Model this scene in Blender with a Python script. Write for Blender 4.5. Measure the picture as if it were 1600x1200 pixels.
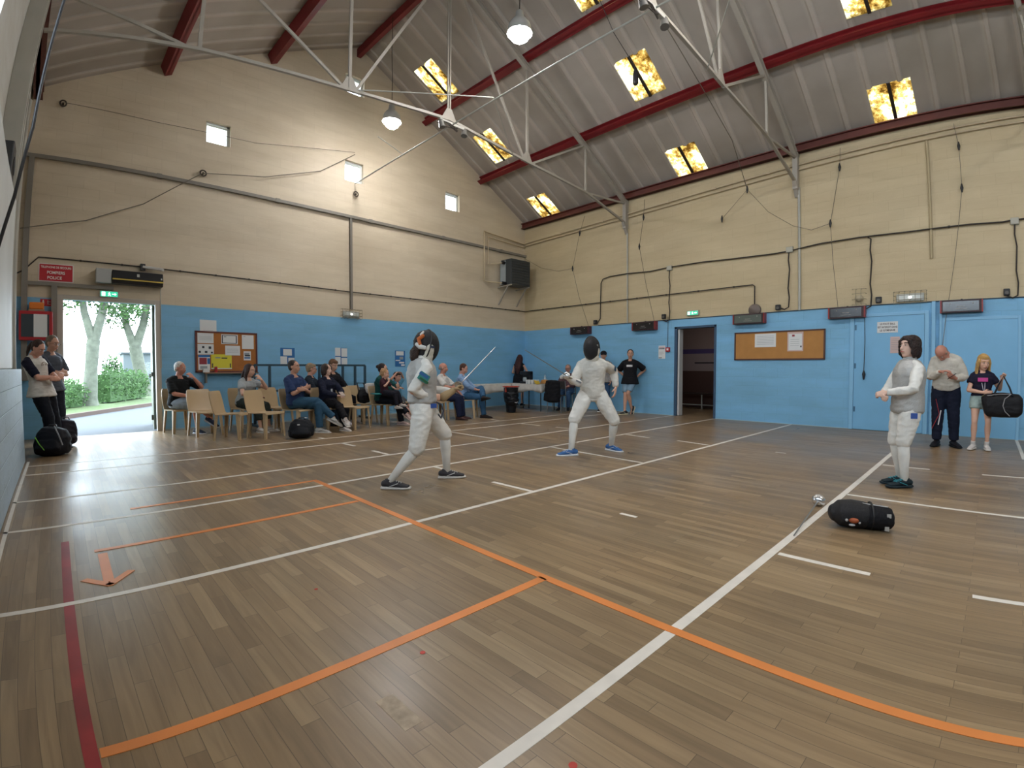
import bpy, bmesh, math, random
from mathutils import Vector as V, Matrix as M, noise, Euler
PI = math.pi
scene = bpy.context.scene
for _o in list(bpy.data.objects):
    bpy.data.objects.remove(_o)

# ---------------------------------------------------------------- camera, world, exposure
CAM_H = 1.2
cam_d = bpy.data.cameras.new('camera')
cam = bpy.data.objects.new('camera', cam_d)
scene.collection.objects.link(cam)
scene.camera = cam
cam_d.type = 'PANO'
cam_d.panorama_type = 'FISHEYE_LENS_POLYNOMIAL'   # a phone's wide lens with its slight barrel distortion
cam_d.sensor_width = 36
cam_d.sensor_fit = 'HORIZONTAL'
cam_d.fisheye_fov = math.radians(170)
_k = 0.0444444
cam_d.fisheye_polynomial_k0 = 0
cam_d.fisheye_polynomial_k1 = -1.32418 * _k
cam_d.fisheye_polynomial_k2 = 0
cam_d.fisheye_polynomial_k3 = 0.872987 * _k ** 3
cam_d.fisheye_polynomial_k4 = -0.591908 * _k ** 4
cam_d.clip_start = 0.02
cam.location = (0, 0, CAM_H)
cam.rotation_euler = (PI / 2 - 0.0330669, -0.000472, -0.7683130)

world = bpy.data.worlds.new('overcast_sky')
scene.world = world
world.use_nodes = True
_nt = world.node_tree
_bg = _nt.nodes['Background']
_bg.inputs[0].default_value = (0.78, 0.92, 1.05, 1)
_bg.inputs[1].default_value = 6.2

scene.view_settings.view_transform = 'Standard'
scene.view_settings.look = 'None'
scene.view_settings.exposure = 1.12
scene.view_settings.gamma = 1
scene.view_settings.use_curve_mapping = False
scene.cycles.max_bounces = 7
scene.cycles.diffuse_bounces = 4
scene.cycles.glossy_bounces = 3
scene.cycles.transparent_max_bounces = 10
scene.cycles.sample_clamp_indirect = 4
scene.cycles.caustics_reflective = False
scene.cycles.caustics_refractive = False
LAMP_STRENGTH = 125

# ---------------------------------------------------------------- helpers
def lin(h):
    if not isinstance(h, str):
        return tuple(h)
    h = h.lstrip('#')
    o = []
    for i in (0, 2, 4):
        v = int(h[i:i + 2], 16) / 255
        o.append(v / 12.92 if v <= 0.04045 else ((v + 0.055) / 1.055) ** 2.4)
    return tuple(o)

_mats = {}
def mat(name, color, rough=0.6, metal=0.0, emit=0.0, var=0.0, vscale=6.0, bump=0.0, bscale=30.0, alpha=1.0, sheen=0, spec=0.5):
    if name in _mats:
        return _mats[name]
    m = bpy.data.materials.new(name)
    m.use_nodes = True
    nt = m.node_tree
    b = nt.nodes['Principled BSDF']
    c = lin(color)
    b.inputs['Base Color'].default_value = (*c, 1)
    b.inputs['Roughness'].default_value = rough
    b.inputs['Metallic'].default_value = metal
    b.inputs['Specular IOR Level'].default_value = spec
    if emit:
        b.inputs['Emission Color'].default_value = (*c, 1)
        b.inputs['Emission Strength'].default_value = emit
    if alpha < 1:
        b.inputs['Alpha'].default_value = alpha
    if sheen:
        b.inputs['Sheen Weight'].default_value = sheen
    tc = None
    if var or bump:
        tc = nt.nodes.new('ShaderNodeTexCoord')
    if var:
        n = nt.nodes.new('ShaderNodeTexNoise')
        n.inputs['Scale'].default_value = vscale
        n.inputs['Detail'].default_value = 4
        nt.links.new(tc.outputs['Object'], n.inputs['Vector'])
        r = nt.nodes.new('ShaderNodeValToRGB')
        e = r.color_ramp.elements
        e[0].position = 0.3; e[1].position = 0.7
        e[0].color = (*[max(0, x * (1 - var)) for x in c], 1)
        e[1].color = (*[min(1, x * (1 + var)) for x in c], 1)
        nt.links.new(n.outputs['Fac'], r.inputs['Fac'])
        nt.links.new(r.outputs['Color'], b.inputs['Base Color'])
    if bump:
        n2 = nt.nodes.new('ShaderNodeTexNoise')
        n2.inputs['Scale'].default_value = bscale
        n2.inputs['Detail'].default_value = 3
        nt.links.new(tc.outputs['Object'], n2.inputs['Vector'])
        bp = nt.nodes.new('ShaderNodeBump')
        bp.inputs['Strength'].default_value = bump
        bp.inputs['Distance'].default_value = 0.02
        nt.links.new(n2.outputs['Fac'], bp.inputs['Height'])
        nt.links.new(bp.outputs['Normal'], b.inputs['Normal'])
    _mats[name] = m
    return m

def link(o, parent=None):
    scene.collection.objects.link(o)
    if parent is not None:
        o.parent = parent
    return o

def tag(o, label=None, cat=None, group=None, kind=None):
    if label: o['label'] = label
    if cat: o['category'] = cat
    if group: o['group'] = group
    if kind: o['kind'] = kind
    return o

def thing(name, label, cat, loc=(0, 0, 0), rz=0.0, group=None):
    o = bpy.data.objects.new(name, None)
    o.empty_display_size = 0.1
    link(o)
    o.location = loc
    o.rotation_euler = (0, 0, rz)
    return tag(o, label, cat, group)

def dup(root, loc, rz, label=None, group=None):
    r = root.copy(); link(r); r.location = loc; r.rotation_euler = (0, 0, rz)
    if label: r['label'] = label
    if group: r['group'] = group
    for ch in list(root.children):
        c = ch.copy(); link(c); c.parent = r
        for g in ch.children:
            d = g.copy(); link(d); d.parent = c
    return r

class B:
    """collects shapes into one mesh"""
    def __init__(s):
        s.v = []; s.f = []; s.mi = []; s.m = 0
    def add(s, vs, fs):
        n = len(s.v)
        s.v += [tuple(v) for v in vs]
        s.f += [tuple(i + n for i in f) for f in fs]
        s.mi += [s.m] * len(fs)
        return s
    def box(s, x0, x1, y0, y1, z0, z1, rot=None, at=None):
        vs = [V((x, y, z)) for z in (z0, z1) for y in (y0, y1) for x in (x0, x1)]
        if rot is not None: vs = [rot @ v for v in vs]
        if at is not None: vs = [v + V(at) for v in vs]
        return s.add(vs, [(0, 2, 3, 1), (4, 5, 7, 6), (0, 1, 5, 4), (2, 6, 7, 3), (0, 4, 6, 2), (1, 3, 7, 5)])
    def quad(s, a, b, c, d):
        return s.add([a, b, c, d], [(0, 1, 2, 3)])
    def bar(s, p, q, w, h=None, up=(0, 0, 1)):
        """box section bar from p to q"""
        h = h or w
        p, q = V(p), V(q); t = (q - p).normalized(); u = V(up)
        if abs(t.dot(u)) > 0.98: u = V((1, 0, 0))
        a = t.cross(u).normalized() * w / 2; b = a.cross(t).normalized() * h / 2
        vs = [e + i * a + j * b for e in (p, q) for i, j in ((-1, -1), (1, -1), (1, 1), (-1, 1))]
        return s.add(vs, [(0, 3, 2, 1), (4, 5, 6, 7), (0, 1, 5, 4), (1, 2, 6, 5), (2, 3, 7, 6), (3, 0, 4, 7)])
    def loft(s, pts, rads, n=12, side=(0, 1, 0), cap=True, caplen=1.0, power=2.0):
        """elliptical sections along pts; rads: r or (ra along side, rb)"""
        pts = [V(p) for p in pts]
        rads = [(r, r) if not isinstance(r, (tuple, list)) else r for r in rads]
        side = V(side)
        sec = []
        m = len(pts)
        for i in range(m):
            t = (pts[min(i + 1, m - 1)] - pts[max(i - 1, 0)])
            if t.length < 1e-9: t = V((0, 0, 1))
            t.normalize()
            a = side - t * side.dot(t)
            if a.length < 1e-3:
                a = t.orthogonal()
            a.normalize(); b = t.cross(a).normalized()
            sec.append((pts[i], t, a, b, rads[i]))
            side = a
        rows = []
        if cap:
            p, t, a, b, r = sec[0]
            L = min(r) * caplen
            for ang in (75, 50, 25):
                k = math.cos(math.radians(ang)); rows.append((p - t * L * math.sin(math.radians(ang)), a, b, (r[0] * k, r[1] * k)))
        for p, t, a, b, r in sec: rows.append((p, a, b, r))
        if cap:
            p, t, a, b, r = sec[-1]
            L = min(r) * caplen
            for ang in (25, 50, 75):
                k = math.cos(math.radians(ang)); rows.append((p + t * L * math.sin(math.radians(ang)), a, b, (r[0] * k, r[1] * k)))
        vs = []
        for p, a, b, r in rows:
            for j in range(n):
                th = 2 * PI * j / n
                cx, sx = math.cos(th), math.sin(th)
                if power != 2.0:
                    cx = math.copysign(abs(cx) ** (2 / power), cx); sx = math.copysign(abs(sx) ** (2 / power), sx)
                vs.append(p + a * r[0] * cx + b * r[1] * sx)
        fs = []
        R = len(rows)
        for i in range(R - 1):
            for j in range(n):
                k = (j + 1) % n
                fs.append((i * n + j, i * n + k, (i + 1) * n + k, (i + 1) * n + j))
        fs.append(tuple(range(n - 1, -1, -1)))
        fs.append(tuple((R - 1) * n + j for j in range(n)))
        return s.add(vs, fs)
    def tube(s, pts, r, n=8):
        return s.loft(pts, [r] * len(pts), n, side=(0.3, 0.5, 0.81), cap=False)
    def ell(s, c, r, rot=None, nu=14, nv=9):
        c = V(c); vs = []; fs = []
        for i in range(1, nv):
            ph = PI * i / nv
            for j in range(nu):
                th = 2 * PI * j / nu
                v = V((r[0] * math.sin(ph) * math.cos(th), r[1] * math.sin(ph) * math.sin(th), r[2] * math.cos(ph)))
                vs.append(c + (rot @ v if rot is not None else v))
        top = V((0, 0, r[2])); bot = V((0, 0, -r[2]))
        vs.append(c + (rot @ top if rot is not None else top)); vs.append(c + (rot @ bot if rot is not None else bot))
        T = len(vs) - 2
        for i in range(nv - 2):
            for j in range(nu):
                k = (j + 1) % nu
                fs.append((i * nu + j, (i + 1) * nu + j, (i + 1) * nu + k, i * nu + k))
        for j in range(nu):
            k = (j + 1) % nu
            fs.append((T, j, k)); fs.append((T + 1, (nv - 2) * nu + k, (nv - 2) * nu + j))
        return s.add(vs, fs)
    def cyl(s, p, q, r, n=16, r2=None):
        p, q = V(p), V(q)
        return s.loft([p, q], [r, r if r2 is None else r2], n, side=(0.31, 0.5, 0.8), cap=False)
    def prism(s, poly, z0, z1, axis='z'):
        n = len(poly)
        def P(a, b, z):
            return (a, b, z) if axis == 'z' else ((z, a, b) if axis == 'x' else (a, z, b))
        vs = [P(a, b, z0) for a, b in poly] + [P(a, b, z1) for a, b in poly]
        fs = [tuple(range(n - 1, -1, -1)), tuple(range(n, 2 * n))] + [(i, (i + 1) % n, n + (i + 1) % n, n + i) for i in range(n)]
        return s.add(vs, fs)
    def lathe(s, c, prof, n=20, axis=(0, 0, 1)):
        """prof: list of (r, h) along axis from c"""
        t = V(axis).normalized(); a = t.orthogonal().normalized(); b = t.cross(a); c = V(c)
        vs = []; fs = []
        for r, h in prof:
            for j in range(n):
                th = 2 * PI * j / n
                vs.append(c + t * h + (a * math.cos(th) + b * math.sin(th)) * r)
        for i in range(len(prof) - 1):
            for j in range(n):
                k = (j + 1) % n
                fs.append((i * n + j, i * n + k, (i + 1) * n + k, (i + 1) * n + j))
        return s.add(vs, fs)
    def mesh(s, name, mats):
        me = bpy.data.meshes.new(name)
        me.from_pydata(s.v, [], s.f)
        me.validate()
        for m in (mats if isinstance(mats, (list, tuple)) else [mats]): me.materials.append(m)
        if len(me.polygons) == len(s.mi):
            me.polygons.foreach_set('material_index', s.mi)
        bm = bmesh.new(); bm.from_mesh(me)
        bmesh.ops.recalc_face_normals(bm, faces=bm.faces)
        bm.to_mesh(me); bm.free()
        me.update()
        return me
    def split(s, name, mats, parent=None, smooth=False, bevel=0.0):
        """one object for each connected piece"""
        par = list(range(len(s.v)))
        def find(i):
            while par[i] != i: par[i] = par[par[i]]; i = par[i]
            return i
        for f in s.f:
            for i in f[1:]: par[find(i)] = find(f[0])
        groups = {}
        for f, m in zip(s.f, s.mi): groups.setdefault(find(f[0]), []).append((f, m))
        for fs in groups.values():
            ids = sorted({i for f, _ in fs for i in f}); k = {i: n for n, i in enumerate(ids)}
            b = B(); b.v = [s.v[i] for i in ids]; b.f = [tuple(k[i] for i in f) for f, _ in fs]; b.mi = [m for _, m in fs]
            b.obj(name, mats, parent, smooth, bevel)
    def obj(s, name, mats, parent=None, smooth=False, bevel=0.0, label=None):
        me = s.mesh(name, mats)
        if smooth:
            me.polygons.foreach_set('use_smooth', [True] * len(me.polygons))
            me.set_sharp_from_angle(angle=math.radians(50))
        o = bpy.data.objects.new(name, me)
        link(o, parent)
        if bevel:
            md = o.modifiers.new('bevel', 'BEVEL'); md.width = bevel; md.segments = 2; md.limit_method = 'ANGLE'
        if label: o['label'] = label
        return o

def fuse(b, name, mats, voxel=0.01, smooth=5, wr=0.0, wfreq=14.0, seed=0.0, parent=None, fac=0.5):
    """one continuous skin over overlapping shapes, optionally creased like cloth"""
    me = b.mesh(name + '_raw', mats)
    t = bpy.data.objects.new('fuse_source', me)
    scene.collection.objects.link(t)
    r = t.modifiers.new('r', 'REMESH'); r.mode = 'VOXEL'; r.voxel_size = voxel; r.use_smooth_shade = True
    if smooth:
        sm = t.modifiers.new('s', 'SMOOTH'); sm.iterations = smooth; sm.factor = fac
    dg = bpy.context.evaluated_depsgraph_get()
    me2 = bpy.data.meshes.new_from_object(t.evaluated_get(dg), depsgraph=dg)
    bpy.data.objects.remove(t); bpy.data.meshes.remove(me)
    me2.name = name
    me2.materials.clear()
    me2.materials.append(mats if not isinstance(mats, (list, tuple)) else mats[0])
    if wr:
        ns = [v.normal.copy() for v in me2.vertices]
        for v, n in zip(me2.vertices, ns):
            p = v.co * wfreq + V((seed, seed * 0.7, 0)); p.z *= 1.7
            k = 1 - abs(noise.noise(p)) * 2.2
            v.co += n * wr * (k - 0.35)
    me2.polygons.foreach_set('use_smooth', [True] * len(me2.polygons))
    o = bpy.data.objects.new(name, me2)
    link(o, parent)
    return o

def text(s, size, m, parent, loc, rot, name='lettering', bold=0.0, width=None, align='CENTER', ext=0.0008):
    cu = bpy.data.curves.new(name, 'FONT')
    cu.body = s; cu.size = size; cu.align_x = align; cu.align_y = 'CENTER'; cu.offset = bold; cu.extrude = ext
    t = bpy.data.objects.new('text_source', cu)
    scene.collection.objects.link(t)
    dg = bpy.context.evaluated_depsgraph_get(); dg.update()
    me = bpy.data.meshes.new_from_object(t.evaluated_get(dg), depsgraph=dg)
    bpy.data.objects.remove(t)
    if width and len(me.vertices):
        xs = [v.co.x for v in me.vertices]; k = width / (max(xs) - min(xs))
        for v in me.vertices: v.co.x *= k
    me.materials.clear(); me.materials.append(m)
    o = bpy.data.objects.new(name, me); link(o, parent)
    o.location = loc; o.rotation_euler = rot
    return o
RG = (PI / 2, 0, 0)            # reads on the gable wall (faces -y)
RR = (PI / 2, 0, -PI / 2)      # reads on the right wall (faces -x)
# ---------------------------------------------------------------- room dimensions
XL, XR, YG, YB = -0.75, 11.41, 11.2, -12.0
RX, RZ, EL, ER = 5.6, 9.1, 6.05, 5.87
def roof(x):
    return RZ - (RZ - ER) / (XR - RX) * (x - RX) if x > RX else RZ - (RZ - EL) / (RX - XL) * (RX - x)

def block_wall(name, axis, cream, blue, split, bumps=0.35):
    """painted concrete blockwork, cream above and blue below a painted line"""
    m = bpy.data.materials.new(name); m.use_nodes = True
    nt = m.node_tree; L = nt.links.new; b = nt.nodes['Principled BSDF']
    g = nt.nodes.new('ShaderNodeNewGeometry'); sp = nt.nodes.new('ShaderNodeSeparateXYZ'); cb = nt.nodes.new('ShaderNodeCombineXYZ')
    L(g.outputs['Position'], sp.inputs[0])
    L(sp.outputs['X' if axis == 'x' else 'Y'], cb.inputs[0]); L(sp.outputs['Z'], cb.inputs[1])
    br = nt.nodes.new('ShaderNodeTexBrick')
    br.inputs['Scale'].default_value = 1; br.inputs['Brick Width'].default_value = 0.5; br.inputs['Row Height'].default_value = 0.2
    br.inputs['Mortar Size'].default_value = 0.006; br.inputs['Mortar Smooth'].default_value = 1.0
    br.inputs['Color1'].default_value = (0.975, 0.975, 0.975, 1); br.inputs['Color2'].default_value = (1.02, 1.02, 1.02, 1); br.inputs['Mortar'].default_value = (0.90, 0.89, 0.88, 1)
    L(cb.outputs[0], br.inputs['Vector'])
    n = nt.nodes.new('ShaderNodeTexNoise'); n.inputs['Scale'].default_value = 0.9; n.inputs['Detail'].default_value = 6; n.inputs['Roughness'].default_value = 0.65
    mp = nt.nodes.new('ShaderNodeMapping'); mp.inputs['Scale'].default_value = (0.7, 0.7, 3.4)
    L(g.outputs['Position'], mp.inputs[0]); L(mp.outputs[0], n.inputs['Vector'])
    rp = nt.nodes.new('ShaderNodeValToRGB'); rp.color_ramp.elements[0].position = 0.3; rp.color_ramp.elements[1].position = 0.72
    rp.color_ramp.elements[0].color = (0.84, 0.80, 0.74, 1); rp.color_ramp.elements[1].color = (1.05, 1.05, 1.05, 1)
    L(n.outputs['Fac'], rp.inputs[0])
    lt = nt.nodes.new('ShaderNodeMath'); lt.operation = 'GREATER_THAN'; lt.inputs[1].default_value = split
    L(sp.outputs['Z'], lt.inputs[0])
    mx = nt.nodes.new('ShaderNodeMix'); mx.data_type = 'RGBA'
    mx.inputs['A'].default_value = (*lin(blue), 1); mx.inputs['B'].default_value = (*lin(cream), 1)
    L(lt.outputs[0], mx.inputs['Factor'])
    m1 = nt.nodes.new('ShaderNodeMix'); m1.data_type = 'RGBA'; m1.blend_type = 'MULTIPLY'; m1.inputs['Factor'].default_value = 0.8
    L(mx.outputs['Result'], m1.inputs['A']); L(br.outputs['Color'], m1.inputs['B'])
    m2 = nt.nodes.new('ShaderNodeMix'); m2.data_type = 'RGBA'; m2.blend_type = 'MULTIPLY'; m2.inputs['Factor'].default_value = 0.8
    L(m1.outputs['Result'], m2.inputs['A']); L(rp.outputs['Color'], m2.inputs['B'])
    L(m2.outputs['Result'], b.inputs['Base Color'])
    b.inputs['Roughness'].default_value = 0.55
    n3 = nt.nodes.new('ShaderNodeTexNoise'); n3.inputs['Scale'].default_value = 40; n3.inputs['Detail'].default_value = 4
    L(g.outputs['Position'], n3.inputs['Vector'])
    ad = nt.nodes.new('ShaderNodeMath'); ad.operation = 'MULTIPLY_ADD'; ad.inputs[1].default_value = -1.0
    L(br.outputs['Fac'], ad.inputs[0])
    mu = nt.nodes.new('ShaderNodeMath'); mu.operation = 'MULTIPLY'; mu.inputs[1].default_value = 0.6
    L(n3.outputs['Fac'], mu.inputs[0]); L(mu.outputs[0], ad.inputs[2])
    bp = nt.nodes.new('ShaderNodeBump'); bp.inputs['Strength'].default_value = bumps; bp.inputs['Distance'].default_value = 0.006
    L(ad.outputs[0], bp.inputs['Height']); L(bp.outputs[0], b.inputs['Normal'])
    return m

CREAM, BLUE = 'cfc2ab', '7db8e0'
SPLIT = 2.415
M_GABLE = block_wall('painted_blocks_gable', 'x', CREAM, BLUE, SPLIT)
M_RIGHT = block_wall('painted_blocks_right', 'y', 'c8b896', BLUE, SPLIT)
M_LEFT = block_wall('painted_blocks_left', 'y', 'cfd0cc', 'cfd0cc', 20)
M_LOW = block_wall('painted_blocks_low', 'y', '9fb4c4', '9fb4c4', 20, 0.9)

# floor: worn oak strip boards running away from the camera towards the gable
def floor_mat():
    m = bpy.data.materials.new('worn_oak_boards'); m.use_nodes = True
    nt = m.node_tree; L = nt.links.new; b = nt.nodes['Principled BSDF']
    g = nt.nodes.new('ShaderNodeNewGeometry'); sp = nt.nodes.new('ShaderNodeSeparateXYZ'); cb = nt.nodes.new('ShaderNodeCombineXYZ')
    L(g.outputs['Position'], sp.inputs[0]); L(sp.outputs['Y'], cb.inputs[0]); L(sp.outputs['X'], cb.inputs[1])
    br = nt.nodes.new('ShaderNodeTexBrick'); br.offset = 0.43; br.offset_frequency = 2; br.squash = 1.35; br.squash_frequency = 3
    br.inputs['Scale'].default_value = 1; br.inputs['Brick Width'].default_value = 0.62; br.inputs['Row Height'].default_value = 0.07
    br.inputs['Mortar Size'].default_value = 0.0012; br.inputs['Mortar Smooth'].default_value = 0.3; br.inputs['Bias'].default_value = 0.0
    br.inputs['Color1'].default_value = (0, 0, 0, 1); br.inputs['Color2'].default_value = (1, 1, 1, 1); br.inputs['Mortar'].default_value = (0.5, 0.5, 0.5, 1)
    L(cb.outputs[0], br.inputs['Vector'])
    # grain stretched along the boards
    mp = nt.nodes.new('ShaderNodeMapping'); mp.inputs['Scale'].default_value = (26, 1.6, 1); L(g.outputs['Position'], mp.inputs[0])
    # shift the grain per board
    sh = nt.nodes.new('ShaderNodeVectorMath'); sh.operation = 'ADD'
    sc = nt.nodes.new('ShaderNodeVectorMath'); sc.operation = 'SCALE'; sc.inputs['Scale'].default_value = 13.0
    L(br.outputs['Color'], sc.inputs[0]); L(mp.outputs[0], sh.inputs[0]); L(sc.outputs[0], sh.inputs[1])
    n = nt.nodes.new('ShaderNodeTexNoise'); n.inputs['Scale'].default_value = 1.0; n.inputs['Detail'].default_value = 6; n.inputs['Distortion'].default_value = 0.9
    L(sh.outputs[0], n.inputs['Vector'])
    # blotches of wear
    n2 = nt.nodes.new('ShaderNodeTexNoise'); n2.inputs['Scale'].default_value = 0.9; n2.inputs['Detail'].default_value = 5
    L(g.outputs['Position'], n2.inputs['Vector'])
    r1 = nt.nodes.new('ShaderNodeValToRGB'); e = r1.color_ramp.elements
    e[0].position = 0.0; e[1].position = 1.0; e[0].color = (*lin('7f6a50'), 1); e[1].color = (*lin('9d8667'), 1)
    x = e.new(0.5); x.color = (*lin('8d7659'), 1)
    x = e.new(0.78); x.color = (*lin('937c5e'), 1)
    L(br.outputs['Color'], r1.inputs[0])
    r2 = nt.nodes.new('ShaderNodeValToRGB'); e = r2.color_ramp.elements; e[0].position = 0.32; e[1].position = 0.68
    e[0].color = (0.78, 0.76, 0.74, 1); e[1].color = (1.12, 1.12, 1.12, 1); L(n.outputs['Fac'], r2.inputs[0])
    r3 = nt.nodes.new('ShaderNodeValToRGB'); e = r3.color_ramp.elements; e[0].position = 0.35; e[1].position = 0.65
    e[0].color = (0.86, 0.88, 0.92, 1); e[1].color = (1.06, 1.03, 0.98, 1); L(n2.outputs['Fac'], r3.inputs[0])
    prev = r1.outputs['Color']
    for o, f in ((r2, 0.85), (r3, 0.9)):
        mx = nt.nodes.new('ShaderNodeMix'); mx.data_type = 'RGBA'; mx.blend_type = 'MULTIPLY'; mx.inputs['Factor'].default_value = f
        L(prev, mx.inputs['A']); L(o.outputs['Color'], mx.inputs['B']); prev = mx.outputs['Result']
    mm = nt.nodes.new('ShaderNodeMix'); mm.data_type = 'RGBA'; mm.inputs['B'].default_value = (*lin('3f3326'), 1)
    mf = nt.nodes.new('ShaderNodeMath'); mf.operation = 'MULTIPLY'; mf.inputs[1].default_value = 0.75
    L(br.outputs['Fac'], mf.inputs[0]); L(mf.outputs[0], mm.inputs['Factor']); L(prev, mm.inputs['A'])
    L(mm.outputs['Result'], b.inputs['Base Color'])
    rr = nt.nodes.new('ShaderNodeMapRange'); rr.inputs['To Min'].default_value = 0.2; rr.inputs['To Max'].default_value = 0.46
    L(n2.outputs['Fac'], rr.inputs[0]); L(rr.outputs[0], b.inputs['Roughness'])
    b.inputs['Specular IOR Level'].default_value = 0.45
    bp = nt.nodes.new('ShaderNodeBump'); bp.inputs['Strength'].default_value = 0.25; bp.inputs['Distance'].default_value = 0.002
    ad = nt.nodes.new('ShaderNodeMath'); ad.operation = 'SUBTRACT'; L(br.outputs['Color'], ad.inputs[0]); L(br.outputs['Fac'], ad.inputs[1])
    ad2 = nt.nodes.new('ShaderNodeMath'); ad2.operation = 'MULTIPLY'; ad2.inputs[1].default_value = 0.3; L(ad.outputs[0], ad2.inputs[0])
    L(ad2.outputs[0], bp.inputs['Height']); L(bp.outputs[0], b.inputs['Normal'])
    return m
M_FLOOR = floor_mat()
b = B().box(XL - 0.3, XR + 3.1, YB - 0.3, YG + 0.05, -0.2, 0)
floor = b.obj('floor', M_FLOOR); tag(floor, kind='structure')

M_WLINE = mat('white_line_paint', 'dcd5ca', 0.45, var=0.07, vscale=9)
M_ORANGE = mat('orange_floor_tape', 'd9823f', 0.42, var=0.10, vscale=3)
M_RED = mat('red_line_paint', '8e2222', 0.45, var=0.25, vscale=4)
def line(x0, y0, x1, y1, w=0.05, m=None, name='court_line', z=0.0012, label=None):
    p, q = V((x0, y0, 0)), V((x1, y1, 0)); t = (q - p).normalized(); a = V((-t.y, t.x, 0)) * w / 2
    b = B().box(-0.5, 0.5, -0.5, 0.5, 0, z)
    L = (q - p).length
    b.v = [tuple(p + t * (v[0] + 0.5) * L + a * 2 * v[1] + V((0, 0, v[2]))) for v in b.v]
    return b.obj(name, m or M_WLINE, floor, label=label)
XW = -0.47
line(XW, 3.2, 11.38, 3.205); line(XW, 4.87, 11.38, 4.875); line(XW, 5.95, 11.38, 5.95)
line(XW, 7.43, 11.38, 7.38, 0.045); line(XW, 8.1, 11.38, 8.02, 0.04); line(XW, 1.035, 11.38, 1.045, 0.052)
for a in ((3.37, 1.0, 3.38, 0.49), (5.42, 1.02, 5.45, -3), (5.51, 4.87, 5.42, 3.22), (3.37, 3.78, 3.385, 3.22), (7.51, 3.82, 7.4, 3.22),
          (7.55, 4.86, 7.46, 4.31), (7.45, 6.42, 7.47, 6.09), (3.4, 6.44, 3.4, 5.97), (3.38, 7.4, 3.4, 7.0), (5.46, 7.4, 5.46, 5.97),
          (7.39, 1.0, 7.415, 0.51), (7.42, -0.02, 7.46, -0.45), (3.37, -0.02, 3.39, -0.5), (3.36, 8.28, 3.38, 8.08),
          (3.385, 4.84, 3.38, 4.57), (7.4, 7.38, 7.39, 6.82), (7.5, 8.47, 7.4, 8.02), (9.0, -0.52, 11.38, -0.52)):
    line(*a)
line(3.393, 2.22, 3.398, 2.07, 0.04, label='short worn scrap of white line')
line(7.47, 2.3, 7.46, 2.16, 0.035, label='short worn scrap of white line')
line(-0.455, YB + 0.05, -0.455, 8.5, 0.03)
line(2.04, 5.12, 2.02, -2.5, 0.055, M_ORANGE, 'orange_tape', 0.0024)
line(-0.02, 1.83, 2.02, 1.83, 0.055, M_ORANGE, 'orange_tape', 0.0024)
line(0.11, 4.06, 2.0, 4.07, 0.05, M_ORANGE, 'orange_tape', 0.0024)
line(0.42, 5.12, 2.06, 5.13, 0.05, M_ORANGE, 'orange_tape', 0.0024)
line(0.152, 3.98, 0.152, 3.42, 0.055, M_ORANGE, 'arrow_shaft', 0.0024)
line(0.03, 3.53, 0.16, 3.36, 0.045, M_ORANGE, 'arrow_barb', 0.0026)
line(0.275, 3.54, 0.145, 3.36, 0.045, M_ORANGE, 'arrow_barb', 0.0026)
line(-0.055, 4.4, -0.045, -0.5, 0.05, M_RED, 'red_line', 0.001)

for x_, y_, r_ in ((1.11, 1.69, .012), (1.098, .87, .014), (1.02, 2.585, .01)):
    B().cyl((x_, y_, 0), (x_, y_, .0012), r_, 10).obj('red_paint_spot', mat('red_spot', 'b4392c', .6), floor)
B().prism([(.81, 1.345), (.88, 1.345), (.88, 1.545), (.81, 1.545)], 0, .0008).obj('worn_board_patch', mat('worn_pale_board', 'a08e78', .5, var=.25, vscale=25), floor)

# ---------------------------------------------------------------- walls with openings
def column_wall(axis, p0, p1, u0, u1, ztop, holes, extra=()):
    """prisms between break points; holes: (ua, ub, za, zb)"""
    us = sorted({u0, u1, *[h[0] for h in holes], *[h[1] for h in holes], *extra})
    us = [u for u in us if u0 <= u <= u1]
    b = B()
    for a, c in zip(us[:-1], us[1:]):
        mid = (a + c) / 2
        hs = sorted([(h[2], h[3]) for h in holes if h[0] < mid < h[1]])
        z = 0.0
        segs = []
        for h in hs:
            if h[0] > z + 1e-4: segs.append((z, h[0], h[0]))
            z = h[1]
        segs.append((z, ztop(a), ztop(c)))
        for zb, t0, t1 in segs:
            b.prism([(a, zb), (c, zb), (c, t1), (a, t0)], p0, p1, 'y' if axis == 'y' else 'x')
    return b
WIN = [(2.265, 2.73, 5.76, 6.2), (5.25, 5.74, 7.87, 8.32), (5.25, 5.72, 5.72, 6.21), (8.22, 8.71, 5.69, 6.18)]
D1 = (-0.02, 1.42, 0.0, 2.41)
g = column_wall('y', YG, YG + 0.25, XL - 0.3, XR + 0.3, lambda x: roof(x) + 0.05, [*WIN, D1], (RX,)).obj('wall_gable', M_GABLE)
tag(g, kind='structure')
D2 = (4.89, 5.87, 0.0, 2.2)
w = column_wall('x', XR, XR + 0.2, YB, YG, lambda x: ER + 0.03, [D2]).obj('wall_right', M_RIGHT); tag(w, kind='structure')
BAYS = [(3.4, 5.0), (-0.75, 2.85), (-4.9, -1.35), (-9.1, -5.5)]
w = column_wall('x', XL - 0.2, XL, YB, YG, lambda x: EL + 0.03, [(a, c, 3.3, 4.7) for a, c in BAYS]).obj('wall_left', M_LEFT); tag(w, kind='structure')
w = B().prism([(XL - .3, 0), (XR + .3, 0), (XR + .3, ER), (RX, RZ), (XL - .3, EL)], YB - 0.2, YB, 'y').obj('wall_front', M_GABLE); tag(w, kind='structure')
w = B().box(XL, -0.49, YB, 8.52, 0, 1.2).obj('wall_left_low', M_LOW, bevel=0.012); tag(w, kind='structure')

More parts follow.
